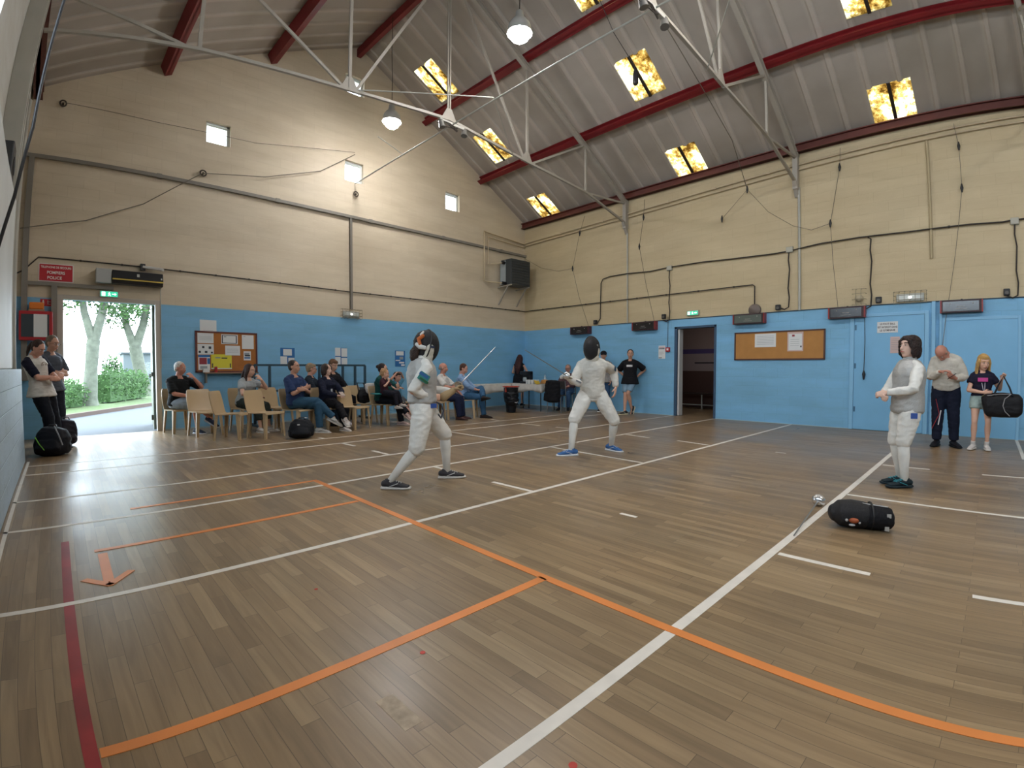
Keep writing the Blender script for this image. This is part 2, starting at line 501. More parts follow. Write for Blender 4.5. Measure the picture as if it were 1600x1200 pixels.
M_FRAMEW = mat('white_window_frame', 'c9ccc8', 0.5)
M_GLASS = mat('window_glass', 'eef6f2', 0.05, alpha=0.12)
def square_window(i, h, tint=None):
    fr = B()
    x0, x1, z0, z1 = h
    y = YG + 0.08
    t = 0.03
    fr.box(x0, x1, y, y + .04, z0, z0 + t); fr.box(x0, x1, y, y + .04, z1 - t, z1); fr.box(x0, x0 + t, y, y + .04, z0, z1); fr.box(x1 - t * 1.8, x1, y, y + .04, z0, z1)
    fr.box(x0, x1, y - .01, y + .03, z1 - .075, z1 - .05)
    o = fr.obj('window_%d' % i, M_FRAMEW); tag(o, kind='structure')
    p = B().box(x0 + t, x1 - t, y + .015, y + .02, z0 + t, z1 - t).obj('glass_pane', M_GLASS, o)
for i, h in enumerate(WIN): square_window(i + 1, h)
for i, (a, c) in enumerate(BAYS):
    f = B(); n = 5; x = XL - 0.12
    for k in range(n + 1):
        y = a + (c - a) * k / n; f.box(x - .03, x + .03, y - .025, y + .025, 3.3, 4.7)
    for z in (3.32, 4.0, 4.68): f.box(x - .03, x + .03, a, c, z - .025, z + .025)
    o = f.obj('window_%d' % (i + 5), M_FRAMEW); tag(o, kind='structure')
    B().box(x - .004, x + .004, a, c, 3.3, 4.7).obj('glass_pane', M_GLASS, o)
    # daylight sampling only: a portal in the opening
    ld = bpy.data.lights.new('window_portal', 'AREA'); ld.shape = 'RECTANGLE'; ld.size = 1.4; ld.size_y = c - a; ld.cycles.is_portal = True
    lo = bpy.data.objects.new('window_portal', ld); link(lo); lo.location = (XL - 0.19, (a + c) / 2, 4.0); lo.rotation_euler = (0, -PI / 2, 0)
ld = bpy.data.lights.new('door_portal', 'AREA'); ld.shape = 'RECTANGLE'; ld.size = 1.44; ld.size_y = 2.41; ld.cycles.is_portal = True
lo = bpy.data.objects.new('door_portal', ld); link(lo); lo.location = (0.7, YG + 0.22, 1.205); lo.rotation_euler = (-PI / 2, 0, 0)

# white steel columns and boxed panels against the left wall
M_WHITE = mat('white_steel_paint', 'b0afa6', 0.5, var=0.08, vscale=3)
M_WOFF = mat('off_white_panel_paint', 'cfd4d4', 0.55, var=0.06, vscale=2)
for i, y in enumerate((7.32, 3.14, -1.04, -5.22)):
    b = B().box(XL, -0.52, y - .16, y - .1, 1.2, 5.75).box(XL, -0.52, y + .1, y + .16, 1.2, 5.75).box(XL, -0.6, y - .1, y + .1, 1.2, 5.75)
    b.box(XL + .02, XL + .1, y + .16, y + .32, 1.2, 5.7)
    tag(b.obj('trim_%d' % (i + 1), M_WHITE, bevel=0.006), kind='structure')
b = B()
for a, c in ((3.35, 7.1),):
    b.box(XL, -0.5, a, c, 1.2, 3.0)
tag(b.obj('trim_9', M_WOFF, bevel=0.01), kind='structure')

# ---------------------------------------------------------------- ceiling: ribbed sheets, with rooflight openings on the right slope
def ceil_mat():
    m = bpy.data.materials.new('ribbed_roof_sheet'); m.use_nodes = True
    nt = m.node_tree; L = nt.links.new; b = nt.nodes['Principled BSDF']
    g = nt.nodes.new('ShaderNodeNewGeometry')
    n = nt.nodes.new('ShaderNodeTexNoise'); n.inputs['Scale'].default_value = 0.7; n.inputs['Detail'].default_value = 5
    L(g.outputs['Position'], n.inputs['Vector'])
    r = nt.nodes.new('ShaderNodeValToRGB'); e = r.color_ramp.elements; e[0].position = .3; e[1].position = .7
    e[0].color = (*lin('989085'), 1); e[1].color = (*lin('b0a89f'), 1); L(n.outputs['Fac'], r.inputs[0])
    # light caught by the rib crowns, put into the sheet colour as paler bands
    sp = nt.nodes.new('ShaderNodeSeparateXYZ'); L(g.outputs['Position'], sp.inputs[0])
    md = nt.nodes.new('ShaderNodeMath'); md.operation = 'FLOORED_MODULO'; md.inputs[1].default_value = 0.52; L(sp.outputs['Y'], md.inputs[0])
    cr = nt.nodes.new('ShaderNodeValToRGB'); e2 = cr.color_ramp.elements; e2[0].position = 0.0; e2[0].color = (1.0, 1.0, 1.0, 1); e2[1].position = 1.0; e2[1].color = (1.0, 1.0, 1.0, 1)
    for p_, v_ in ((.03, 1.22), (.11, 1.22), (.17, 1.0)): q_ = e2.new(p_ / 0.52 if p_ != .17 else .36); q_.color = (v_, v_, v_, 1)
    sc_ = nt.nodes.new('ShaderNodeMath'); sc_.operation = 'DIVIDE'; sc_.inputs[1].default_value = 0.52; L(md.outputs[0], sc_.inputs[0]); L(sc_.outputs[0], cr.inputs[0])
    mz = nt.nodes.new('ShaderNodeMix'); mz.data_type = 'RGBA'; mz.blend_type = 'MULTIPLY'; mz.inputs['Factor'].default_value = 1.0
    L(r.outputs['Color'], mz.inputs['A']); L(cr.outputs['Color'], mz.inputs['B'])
    L(mz.outputs['Result'], b.inputs['Base Color']); b.inputs['Roughness'].default_value = 0.75
    return m
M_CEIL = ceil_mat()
SKY_Y = [(9.62, 10.36), (5.05, 5.8), (0.93, 1.67), (-3.2, -2.46), (-7.3, -6.56)]
SKY_X = [(6.63, 7.48), (8.5, 9.36), (10.6, 11.41)]
PITCH = 0.52
def rib(y):
    k = (y % PITCH) / PITCH * PITCH
    for a, b_, h in ((0.0, 0.03, None), (0.03, 0.09, 1.0), (0.09, 0.12, None)):
        if a <= k <= b_ + 1e-6:
            if a == 0: return 0.035 * (k / 0.03)
            if a == 0.09: return 0.035 * (1 - (k - 0.09) / 0.03)
            return 0.035
    return 0.0
ys = set()
y = math.floor(YB / PITCH) * PITCH
while y < YG:
    for d in (0, .03, .09, .12): ys.add(round(y + d, 4))
    y += PITCH
for a, c in SKY_Y: ys.add(a); ys.add(c)
ys = sorted(v for v in ys if YB <= v <= YG); ys = [YB] + ys + [YG + .1]
b = B()
for side in (0, 1):
    xs = [XL - .25, RX] if side == 0 else [RX, *[v for p in SKY_X for v in p][:-1], XR, XR + .25]
    for xa, xb in zip(xs[:-1], xs[1:]):
        for ya, yb in zip(ys[:-1], ys[1:]):
            if side and any(p[0] <= (xa + xb) / 2 <= p[1] for p in SKY_X) and any(p[0] <= (ya + yb) / 2 <= p[1] for p in SKY_Y):
                continue
            ra, rb = rib(ya), rib(yb)
            if ra == 0 and yb - ya < .04 and rb == 0: pass
            b.add([(xa, ya, roof(xa) - ra), (xb, ya, roof(xb) - ra), (xb, yb, roof(xb) - rb), (xa, yb, roof(xa) - rb)], [(0, 1, 2, 3)])
            b.add([(xa, ya, roof(xa) + .08), (xb, ya, roof(xb) + .08), (xb, yb, roof(xb) + .08), (xa, yb, roof(xa) + .08)], [(0, 1, 2, 3)])
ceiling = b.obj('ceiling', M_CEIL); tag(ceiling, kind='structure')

# rooflights: translucent sheets stained by moss and age, two sheets and a dark lap between them
def sky_mat():
    m = bpy.data.materials.new('stained_rooflight'); m.use_nodes = True
    nt = m.node_tree; L = nt.links.new; out = nt.nodes['Material Output']; nt.nodes.remove(nt.nodes['Principled BSDF'])
    g = nt.nodes.new('ShaderNodeNewGeometry')
    n = nt.nodes.new('ShaderNodeTexNoise'); n.inputs['Scale'].default_value = 7.5; n.inputs['Detail'].default_value = 9; n.inputs['Roughness'].default_value = 0.75
    L(g.outputs['Position'], n.inputs['Vector'])
    n2 = nt.nodes.new('ShaderNodeTexNoise'); n2.inputs['Scale'].default_value = 2.2; n2.inputs['Detail'].default_value = 3
    L(g.outputs['Position'], n2.inputs['Vector'])
    mx = nt.nodes.new('ShaderNodeMath'); mx.operation = 'MULTIPLY_ADD'; mx.inputs[1].default_value = 0.55; L(n2.outputs['Fac'], mx.inputs[0]); 
    mu = nt.nodes.new('ShaderNodeMath'); mu.operation = 'MULTIPLY'; mu.inputs[1].default_value = 0.6; L(n.outputs['Fac'], mu.inputs[0]); L(mu.outputs[0], mx.inputs[2])
    r = nt.nodes.new('ShaderNodeValToRGB'); e = r.color_ramp.elements; e[0].position = .47; e[1].position = .64
    e[0].color = (0.02, 0.008, 0.001, 1); e[1].color = (0.42, 0.34, 0.19, 1)
    x = e.new(.53); x.color = (0.09, 0.045, 0.008, 1); x = e.new(.59); x.color = (0.19, 0.125, 0.035, 1)
    L(mx.outputs[0], r.inputs[0])
    t = nt.nodes.new('ShaderNodeBsdfTranslucent'); L(r.outputs['Color'], t.inputs['Color']); L(t.outputs[0], out.inputs[0])
    return m
M_SKYL = sky_mat(); M_LAP = mat('dark_lap', '2a2016', 0.8)
k = 0
for i, (ya, yb) in enumerate(SKY_Y[:]):
    for j, (xa, xb) in enumerate(SKY_X):
        k += 1
        ym = (ya + yb) / 2
        b = B()
        for (p, q) in ((ya, ym - .025), (ym + .025, yb)):
            b.quad((xa, p, roof(xa) + .01), (xb, p, roof(xb) + .01), (xb, q, roof(xb) + .01), (xa, q, roof(xa) + .01))
        o = b.obj('window_%d' % (10 + k), M_SKYL); tag(o, kind='structure')
        B().bar((xa, ym, roof(xa) - .005), (xb, ym, roof(xb) - .005), .06, .03).obj('lap_joint', M_LAP, o)

# ---------------------------------------------------------------- purlins
M_PURLIN = mat('red_purlin_paint', '74171c', 0.5, var=0.15, vscale=2)
M_PURLIND = mat('dark_red_purlin_paint', '5e2a20', 0.55, var=0.15, vscale=2)
i = 10
for x, mm, wd, hh in ((1.42, M_PURLIN, .08, .2), (3.46, M_PURLIN, .08, .2), (5.58, M_PURLIN, .1, .2), (7.6, M_PURLIN, .08, .18), (9.55, M_PURLIN, .08, .18), (11.33, M_PURLIND, .1, .17), (-0.66, M_PURLIND, .1, .17)):
    s = math.atan2(RZ - ER, XR - RX) if x > RX + .5 else (-math.atan2(RZ - EL, RX - XL) if x < RX - .5 else 0)
    b = B()
    if abs(s) < .01:
        b.bar((x, YB, roof(x) - .16), (x, YG, roof(x) - .16), wd, hh)
    else:
        zt = roof(x) - .035
        n = V((-math.sin(s), 0, -math.cos(s)))
        c0 = V((x, YB, zt)) + n * hh / 2; c1 = V((x, YG, zt)) + n * hh / 2
        if x > 11 or x < 0: n = V((0, 0, -1)); c0 = V((x, YB, zt - hh / 2)); c1 = V((x, YG, zt - hh / 2))
        b.bar(c0, c1, wd, hh, up=n)
        a = V((n.z, 0, -n.x)) * (1 if x > RX else -1)
        # channel flanges top and bottom
        for e in (-1, 1):
            o_ = n * e * (hh / 2 - .01) + a * .05
            b.bar(c0 + o_, c1 + o_, wd + .02, .02, up=n)
    tag(b.obj('trim_%d' % i, mm), kind='structure'); i += 1

# ---------------------------------------------------------------- doors
M_DFRAME = mat('grey_beige_door_frame', 'b5aea4', 0.5)
x0, x1, z1 = D1[0], D1[1], D1[3]
b = B().box(x0 - .09, x0 + .006, YG - .03, YG + .1, 0, z1 + .07).box(x1 - .006, x1 + .08, YG - .03, YG + .1, 0, z1 + .07).box(x0 + .006, x1 - .006, YG - .03, YG + .1, z1 - .006, z1 + .07)
d = b.obj('door_1', M_DFRAME, bevel=.004); tag(d, kind='structure')
# open leaf standing out at a right angle to the wall
rot = M.Rotation(math.radians(84.5), 3, 'Z')
hp = (x1 - .02, YG + .14, 0)
B().box(0, 1.38, -.022, .022, .02, z1 - .02, rot=rot, at=hp).obj('door_leaf', mat('weathered_green_door', '5c6050', .6), d, bevel=.003)
M_LATCH = mat('latch_metal', '6d6f66', .4, .8)
B().box(1.22, 1.32, .022, .06, 1.0, 1.08, rot=rot, at=hp).box(.04, .1, .022, .06, .2, .3, rot=rot, at=hp).box(.0, .1, .022, .05, 1.04, 1.12, rot=rot, at=hp).obj('latch', M_LATCH, d)
y0, y1, z1 = D2[0], D2[1], D2[3]
b = B().box(XR - .012, XR + .2, y0 - .03, y0 + .02, 0, z1 + .03).box(XR - .012, XR + .2, y1 - .02, y1 + .05, 0, z1 + .03).box(XR - .012, XR + .2, y0 - .03, y1 + .05, z1 - .02, z1 + .03)
d = b.obj('door_2', mat('dark_blue_door_frame', '35506b', .5)); tag(d, kind='structure')
B().box(XR + .02, XR + .2, y1 - .075, y1 - .03, .01, z1 - .03).obj('door_leaf', mat('white_door_leaf', 'c3c5c5', .5), d)
# changing room behind it
M_CR = bpy.data.materials.new('changing_room_paint'); M_CR.use_nodes = True
nt = M_CR.node_tree; L = nt.links.new
g_ = nt.nodes.new('ShaderNodeNewGeometry'); sp = nt.nodes.new('ShaderNodeSeparateXYZ'); L(g_.outputs['Position'], sp.inputs[0])
mr = nt.nodes.new('ShaderNodeMapRange'); mr.inputs['From Max'].default_value = 3; L(sp.outputs['Z'], mr.inputs[0])
rp = nt.nodes.new('ShaderNodeValToRGB'); rp.color_ramp.interpolation = 'CONSTANT'; e = rp.color_ramp.elements
e[0].position = 0; e[0].color = (*lin('5a4038'), 1); e[1].position = .37; e[1].color = (*lin('a08f8d'), 1)
x = e.new(.545); x.color = (*lin('574a7c'), 1); x = e.new(.59); x.color = (*lin('a08f8d'), 1)
L(mr.outputs[0], rp.inputs[0]); L(rp.outputs['Color'], nt.nodes['Principled BSDF'].inputs['Base Color'])
b = B().box(XR + 3, XR + 3.1, 3.5, 7.5, 0, 2.6).box(XR + .2, XR + 3, 3.4, 3.5, 0, 2.6).box(XR + .2, XR + 3, 7.5, 7.6, 0, 2.6)
tag(b.obj('wall_changing_room', M_CR), kind='structure')
tag(B().box(XR + .2, XR + 3.1, 3.4, 7.6, 2.6, 2.7).obj('ceiling_changing_room', mat('pale_ceiling', 'bdb6ac', .8)), kind='structure')
# flush blue door in the right wall
M_BDOOR = mat('blue_door_paint', '79b4dc', .45, var=.05, vscale=2)
M_BDOORL = mat('light_blue_door_frame', '84bade', .45)
b = B().box(XR - .03, XR, .86, .93, 0, 2.26).box(XR - .03, XR, 2.08, 2.15, 0, 2.26).box(XR - .028, XR, .93, 2.08, 2.2, 2.258).box(XR - .05, XR, .76, .82, 0, 2.42)
b.box(XR - .05, XR, .66, .70, 0, 2.42)
d = b.obj('door_3', M_BDOORL, bevel=.004); tag(d, kind='structure')
B().box(XR - .018, XR, .935, 2.075, .01, 2.195).obj('door_leaf', M_BDOOR, d)
for z in (.35, 1.2, 1.95): B().box(XR - .03, XR - .017, 2.04, 2.07, z, z + .1).obj('hinge', mat('blue_hinge', '3f6c8c', .4), d)
b = B().box(XR - .03, XR, -.55, -.5, 0, 2.12).box(XR - .03, XR, .6, .66, 0, 2.12).box(XR - .028, XR, -.5, .6, 2.06, 2.118)
d = b.obj('door_4', M_BDOORL, bevel=.004); tag(d, kind='structure')
B().box(XR - .018, XR, -.5, .6, .01, 2.06).obj('door_leaf', M_BDOOR, d)
tag(B().box(XR - .012, XR, YB, .66, 0, .012).box(XR - .012, XR, 2.15, D2[0] - .03, 0, .012).box(XR - .012, XR, D2[1] + .05, YG, 0, .012).obj('baseboard_right', mat('pale_base_edge', '9db4c0', .5)), kind='structure')
tag(B().box(D1[1] + .08, XR, YG - .012, YG, 0, .03).obj('baseboard_gable', mat('pale_base_edge', '9db4c0', .5)), kind='structure')
# ---------------------------------------------------------------- roof trusses
M_TRUSS = mat('cream_white_steel', 'a19b90', 0.5, var=.06, vscale=3)
M_DARK = mat('black_plastic', '15151a', 0.45)
M_CABLE = mat('brown_black_cable', '2e2722', 0.6)
M_GREYP = mat('grey_conduit', '7d7870', 0.5)
M_STRING = mat('grey_string', '6d675c', 0.8)
CH = [(-.5, 5.15), (1.35, 5.40), (3.5, 5.60), (5.45, 5.80), (7.52, 5.62), (9.57, 5.49), (11.38, 5.08)]
def truss(y, label):
    t = thing('roof_truss', label, 'roof truss', (5.5, y, 5.0))
    def o(b, name): 
        b.v = [(v[0] - 5.5, v[1] - y, v[2] - 5.0) for v in b.v]
        return b.obj(name, M_TRUSS, t)
    b = B()
    for p, q in zip(CH[:-1], CH[1:]): b.bar((p[0], y, p[1]), (q[0], y, q[1]), .05, .045)
    o(b, 'bottom_chord')
    for xe, s in ((-.55, -1), (11.36, 1)):
        b = B().bar((5.5 + .02 * s, y, RZ - .42), (xe, y, roof(xe) - .3), .09, .07)
        b.bar((5.5 + .02 * s, y, RZ - .36), (xe, y, roof(xe) - .25), .13, .012)
        o(b, 'top_chord')
    for i in range(1, 6):
        x, z = CH[i]
        b = B()
        zt = roof(x) - (.3 if i != 3 else .38)
        if i == 3:
            b.bar((x - .025, y, z), (x - .025, y, zt), .02, .03).bar((x + .025, y, z), (x + .025, y, zt), .02, .03)
        else:
            b.bar((x, y, z), (x, y, zt), .05, .04, up=(0, 1, 0))
        o(b, 'vertical_post')
    D = [((1.2, 5.38), (-.5, 5.72)), ((3.4, 5.6), (1.48, roof(1.48) - .3)), ((3.6, 5.62), (5.35, 8.55)),
         ((9.65, 5.48), (11.34, 5.62)), ((7.62, 5.6), (9.5, roof(9.5) - .33)), ((7.42, 5.64), (5.65, 8.55))]
    for p, q in D:
        o(B().bar((p[0], y, p[1]), (q[0], y, q[1]), .035, .045), 'diagonal_brace')
    for i in (2, 3, 4):
        x, z = CH[i]
        o(B().prism([(x - .17, z - .02), (x + .17, z - .02), (x + .05, z + .2), (x - .05, z + .2)], y - .012, y + .012, 'y'), 'gusset_plate')
    for xe, w in ((11.3, .2), (-.62, .2)):
        b = B().box(xe - .05, xe + .09, y - .05, y + .05, 4.95, 5.75).prism([(xe - .12, 5.1), (xe + .08, 5.1), (xe + .08, 4.8)], y - .04, y + .04, 'y')
        o(b, 'wall_bracket')
    return t
truss(7.32, 'cream steel roof truss nearest the gable wall with the small square windows')
truss(3.14, 'cream steel roof truss over the middle of the hall, second from the gable wall')
truss(-1.04, 'cream steel roof truss above the near end of the hall, third from the gable')
t = thing('tie_rod', 'thin white rod running under the ridge from truss to truss', 'rod', (5.5, 0, 5.7))
B().cyl((0, YG - .01, -.02), (0, YB + .01, .12), .014, 8).obj('rod', M_WHITE, t)
for y0 in (6.15, 2.0):
    for x in (-1.9, 1.6): B().cyl((0, y0, .06), (x, y0 + 1.17, -.06), .009, 6).obj('branch_rod', M_WHITE, t)
B().cyl((0, 9.0, 0), (-.6, 8.98, .18), .009, 6).obj('branch_rod', M_WHITE, t)

# ---------------------------------------------------------------- lamps
M_LAMP = mat('lit_globe_glass', (1.0, .975, .97), .3, emit=LAMP_STRENGTH)
M_LCAP = mat('lamp_cap', '9a9a98', .4, .6)
def globe_lamp():
    t = thing('globe_lamp', '', 'lamp', (0, 0, 0))
    b = B().lathe((0, 0, 0), [(.0, -.18), (.075, -.165), (.135, -.12), (.172, -.05), (.18, .01), (.17, .07), (.12, .12)], 24)
    b.obj('globe', M_LAMP, t, smooth=True)
    B().lathe((0, 0, 0), [(.2, -.04), (.188, .05), (.165, .12), (.12, .18), (.075, .21), (.06, .32), (.03, .35), (0, .355)], 24).obj('reflector', mat('enamel_reflector', 'b9b9b4', .4), t, smooth=True)
    b = B(); b.tube([(0, 0, .34), (.012, 0, .9), (-.01, 0, 1.5), (0, 0, RZ - .26 - 6.55)], .008, 6)
    b.obj('hanging_cable', M_CABLE, t)
    return t
gl = globe_lamp(); gl['group'] = 'globe lamps hanging under the ridge'
LY = [(9.39, 'lit white globe lamp before the gable wall, smaller of the two in view'),
      (5.48, 'lit white globe lamp near the top of the picture, the big glaring one'),
      (1.57, 'lit white globe lamp overhead, third from the gable wall'),
      (-2.34, 'lit white globe lamp behind the camera, fourth from the gable wall'),
      (-6.25, 'lit white globe lamp behind the camera, fifth from the gable wall')]
for i, (y, lb) in enumerate(LY):
    if i == 0: gl.location = (5.46, y, 6.55); gl['label'] = lb
    else: dup(gl, (5.46, y, 6.55), 0, lb)

# ---------------------------------------------------------------- services on the gable wall
def run(name, label, cat, pts, r, m, clips=0, base=None, square=False):
    b = B()
    if square:
        for p, q in zip(pts[:-1], pts[1:]): b.bar(p, q, r * 2)
    else: b.tube(pts, r, 8)
    o = b.obj(name, m, smooth=not square)
    tag(o, label, cat)
    if clips:
        c0 = None
        for p, q in zip(pts[:-1], pts[1:]):
            p, q = V(p), V(q); L = (q - p).length; k = int(L / clips)
            for i in range(1, k + 1):
                e = p + (q - p) * i / (k + .5)
                if c0 is None: c0 = c = B().box(-r * 1.3, r * 1.3, -r * 1.3, r * 1.3, -r * 1.3, r * 1.3).obj('clip', m, o)
                else: c = c0.copy(); link(c, o)
                c.location = e
    return o
Y = YG - .045
run('conduit', 'thick grey conduit crossing the whole gable wall above the heater level', 'conduit', [(XL, Y, 4.85), (XR, Y, 4.84)], .032, M_GREYP, 2.2, square=True)
run('conduit', 'grey conduit dropping down the gable wall to the caged emergency light', 'conduit', [(5.37, Y, 4.81), (5.37, Y, 2.62)], .028, M_GREYP, square=True)
run('cable', 'thin brown cable crossing the gable wall below the grey conduit', 'cable', [(XL + .02, Y + .02, 2.8), (-.62, Y + .02, 2.86), (-.4, Y + .02, 3.10), (1.2, Y + .02, 3.09), (5.3, Y + .02, 3.04), (11.38, Y + .01, 3.05)], .012, M_CABLE, .6)
run('conduit', 'grey vertical duct in the left corner above the red fire cabinet', 'conduit', [(-.6, Y, 4.83), (-.6, Y, 1.0)], .045, M_GREYP, square=True)
t = thing('door_gantry', 'grey steel rail and post framing the top left of the open doorway', 'rail', (0, YG, 0))
B().bar((-.6, -.05, 2.65), (.75, -.05, 2.64), .06).obj('rail', M_GREYP, t)
B().bar((-.15, -.05, 2.62), (-.15, -.05, 0), .09, .06, up=(0, 1, 0)).obj('post', M_GREYP, t)
run('pull_cord', 'thin white tube dropping beside the open doorway to the wall switch', 'tube', [(1.5, Y + .01, 2.75), (1.5, Y + .01, 1.2)], .008, M_WHITE)

def cage_light(loc, w, rz, label, lit=True):
    t = thing('emergency_light', label, 'emergency light', loc, rz)
    B().box(-w / 2, w / 2, -.05, 0, -.07, .07).obj('housing', mat('light_grey_plastic', 'b9bcb6', .4), t, bevel=.01)
    B().box(-w / 2 + .03, w / 2 - .03, -.062, -.05, -.045, .045).obj('lens', mat('frosted_lens', 'd8dcd6', .25), t, bevel=.006)
    if lit: B().ell((0, -.066, 0), (.022, .008, .018)).obj('indicator', mat('white_led', (1, 1, 1), .3, emit=6), t)
    c = B(); W = w / 2 + .04
    for z in (-.11, -.04, .04, .11): c.tube([(-W, 0, z), (-W, -.11, z), (W, -.11, z), (W, 0, z)], .004, 5)
    for k in range(7):
        x = -W + 2 * W * k / 6; c.tube([(x, -.0, -.11), (x, -.11, -.11), (x, -.11, .11), (x, 0, .11)], .004, 5)
    c.obj('wire_cage', mat('dull_wire', '8b8572', .5, .5), t)
    return t
cage_light((5.37, YG, 2.5), .42, 0, 'caged emergency light on the gable wall at the foot of the grey conduit')

# exit sign over the door
def exit_sign(loc, rz, label):
    t = thing('exit_sign', label, 'exit sign', loc, rz)
    B().box(-.15, .15, -.06, 0, -.06, .06).obj('housing', mat('exit_housing', 'a9aca6', .4), t, bevel=.008)
    G = mat('lit_exit_green', (.02, .28, .16), .3, emit=1.1); Wm = mat('lit_exit_white', (.75, .9, .82), .3, emit=1.2)
    B().box(-.13, .13, -.068, -.06, -.045, .045).obj('green_panel', G, t)
    b = B()   # running figure, arrow and doorway
    b.box(-.115, -.06, -.071, -.068, -.035, .035)
    b.ell((.0, -.069, .026), (.008, .002, .008))
    b.bar((-.002, -.07, .016), (.008, -.07, -.008), .004, .012); b.bar((.006, -.07, -.006), (-.016, -.07, -.03), .003, .008)
    b.bar((.008, -.07, -.008), (.022, -.07, -.032), .003, .008); b.bar((.0, -.07, .012), (-.018, -.07, .002), .003, .006); b.bar((.0, -.07, .012), (.018, -.07, .006), .003, .006)
    b.bar((.045, -.07, 0), (.09, -.07, 0), .003, .014); b.add([(.085, -.071, .02), (.085, -.071, -.02), (.115, -.071, 0)], [(0, 1, 2)])
    b.split('pictogram', Wm, t)
    return t
exit_sign((.68, YG, 2.535), 0, 'green lit exit sign above the open outside doorway')
exit_sign((XR, 5.43, 2.54), -PI / 2, 'green lit exit sign on the right wall above the changing room doorway')
# red rescue telephone sign
t = thing('red_sign', 'red wall sign with white capitals left of the air curtain', 'sign', (-.13, YG, 2.85))
B().box(-.265, .265, -.012, 0, -.155, .155).obj('white_border', mat('sign_white', 'd8d4d0', .5), t)
B().box(-.252, .252, -.014, -.002, -.142, .142).obj('red_panel', mat('sign_red', 'b3202c', .5), t)
MW = mat('letter_white', 'e6e0dc', .5)
text('TELEPHONE DE SECOURS', .05, MW, t, (0, -.016, .092), RG, width=.46, bold=.0008)
text('POMPIERS', .07, MW, t, (0, -.016, 0), RG, width=.27, bold=.0012)
text('POLICE', .07, MW, t, (-.02, -.016, -.09), RG, width=.22, bold=.0012)
# small extinguisher sign
t = thing('extinguisher_sign', 'small red and white extinguisher pictogram sign above the orange siren', 'sign', (-.27, YG, 2.33))
B().box(-.09, .09, -.006, 0, -.06, .06).obj('red_panel', mat('sign_red', 'b3202c', .5), t)
b = B().box(-.06, -.03, -.009, -.006, -.045, .02).box(-.055, -.035, -.009, -.006, .02, .045).box(.015, .065, -.009, -.006, .01, .02).box(.015, .065, -.009, -.006, -.03, -.02).box(.02, .03, -.009, -.006, -.03, .04)
b.split('pictogram', MW, t)
for k_, (x_, y_) in enumerate(((-.66, 8.75), (-.7, 9.3), (-.69, 10.1))):
    run('conduit', 'thin pale vertical tube on the left wall beyond the low wall, %s' % ('nearest one', 'middle one', 'farthest one')[k_], 'conduit', [(x_, y_, .0), (x_, y_, 5.4)], .02 + .01 * k_, M_WHITE)
t = thing('siren', 'orange alarm beacon on top of the red fire cabinet', 'siren', (-.41, YG - .11, 2.165))
B().box(-.12, .12, -.08, .08, 0, .03).obj('base', mat('beige_plastic', '9c8468', .5), t, bevel=.005)
B().box(-.11, .11, -.07, .07, .03, .15).obj('lens', mat('orange_lens', 'd9782c', .3), t, bevel=.02)
# fire cabinet
t = thing('fire_cabinet', 'red fire cabinet with glass door and white notice in the left corner', 'fire cabinet', (-.42, YG, 1.92))
B().box(-.25, .25, -.2, 0, -.245, .245).obj('body', mat('fire_red', 'b01f28', .4), t, bevel=.01)
B().box(-.215, .2, -.206, -.19, -.19, .19).obj('glass_front', mat('dark_glass', '3a444c', .15), t)
B().box(-.03, .17, -.21, -.205, -.19, .19).obj('notice', mat('paper_white', 'd9dcdc', .7), t)
# air curtain over the door and grey box
t = thing('air_curtain', 'long black air curtain with a yellow line above the doorway', 'air curtain', (1.12, YG, 2.84))
B().prism([(0, -.12), (-.2, -.12), (-.24, -.02), (-.2, .12), (0, .12)], -.4, .4, 'x').obj('body', mat('black_housing', '1b1c20', .35), t, bevel=.006)
B().box(-.4, .4, -.245, -.225, -.055, -.035).obj('yellow_line', mat('yellow_line', 'c9b04a', .5), t)
B().box(-.02, .02, -.24, -.21, .02, .07).box(.36, .38, -.235, -.21, .0, .03).split('badge', mat('badge_silver', 'a8a9a4', .3, .7), t)
tag(B().box(.47, .71, YG - .2, YG, 2.72, 2.97).obj('junction_box', mat('grey_box', 'a4a6a4', .5), bevel=.01), 'pale grey junction box at the left end of the black air curtain', 'box')
t = thing('strip_lamp', 'white slanting strip lamp head above the black air curtain', 'lamp', (1.22, YG, 3.06))
b = B(); b.bar((0, -.06, .02), (.3, -.22, -.02), .1, .05); b.obj('shade', mat('white_lamp_shade', 'd2d2d0', .4), t, bevel=.01)
B().box(-.05, .03, -.08, 0, -.04, .08).split('bracket', M_DARK, t)

# fan heater with its pipes
t = thing('fan_heater', 'dark grey fan heater on brackets high in the far corner', 'heater', (10.62, YG, 4.12))
B().box(-.4, .41, -.6, -.13, -.37, .4).obj('casing', mat('dark_grey_enamel', '3c4246', .4, .2), t, bevel=.01)
b = B().box(-.404, -.398, -.35, -.1, -.35, .37); b.obj('side_panel', mat('pale_grey_enamel', '97a0a4', .4), t)
b = B()
for k in range(9): b.box(-.36, .37, -.615, -.6, -.32 + k * .08, -.3 + k * .08)
b.obj('louvre', mat('dark_grey_enamel', '3c4246', .4, .2), t)
b = B().bar((-.4, 0, -.42), (-.4, -.6, -.39), .035).bar((-.4, -.02, -.95), (-.4, -.45, -.41), .035).bar((.38, 0, -.42), (.38, -.6, -.39), .035).bar((.38, -.02, -.95), (.38, -.45, -.41), .035)
b.split('bracket', M_TRUSS, t)
B().cyl((-.5, -.3, .3), (-.4, -.3, .3), .05).cyl((-.55, -.35, -.33), (-.4, -.35, -.33), .045).split('valve', M_DARK, t)
MP = mat('cream_pipe', 'bfae90', .5)
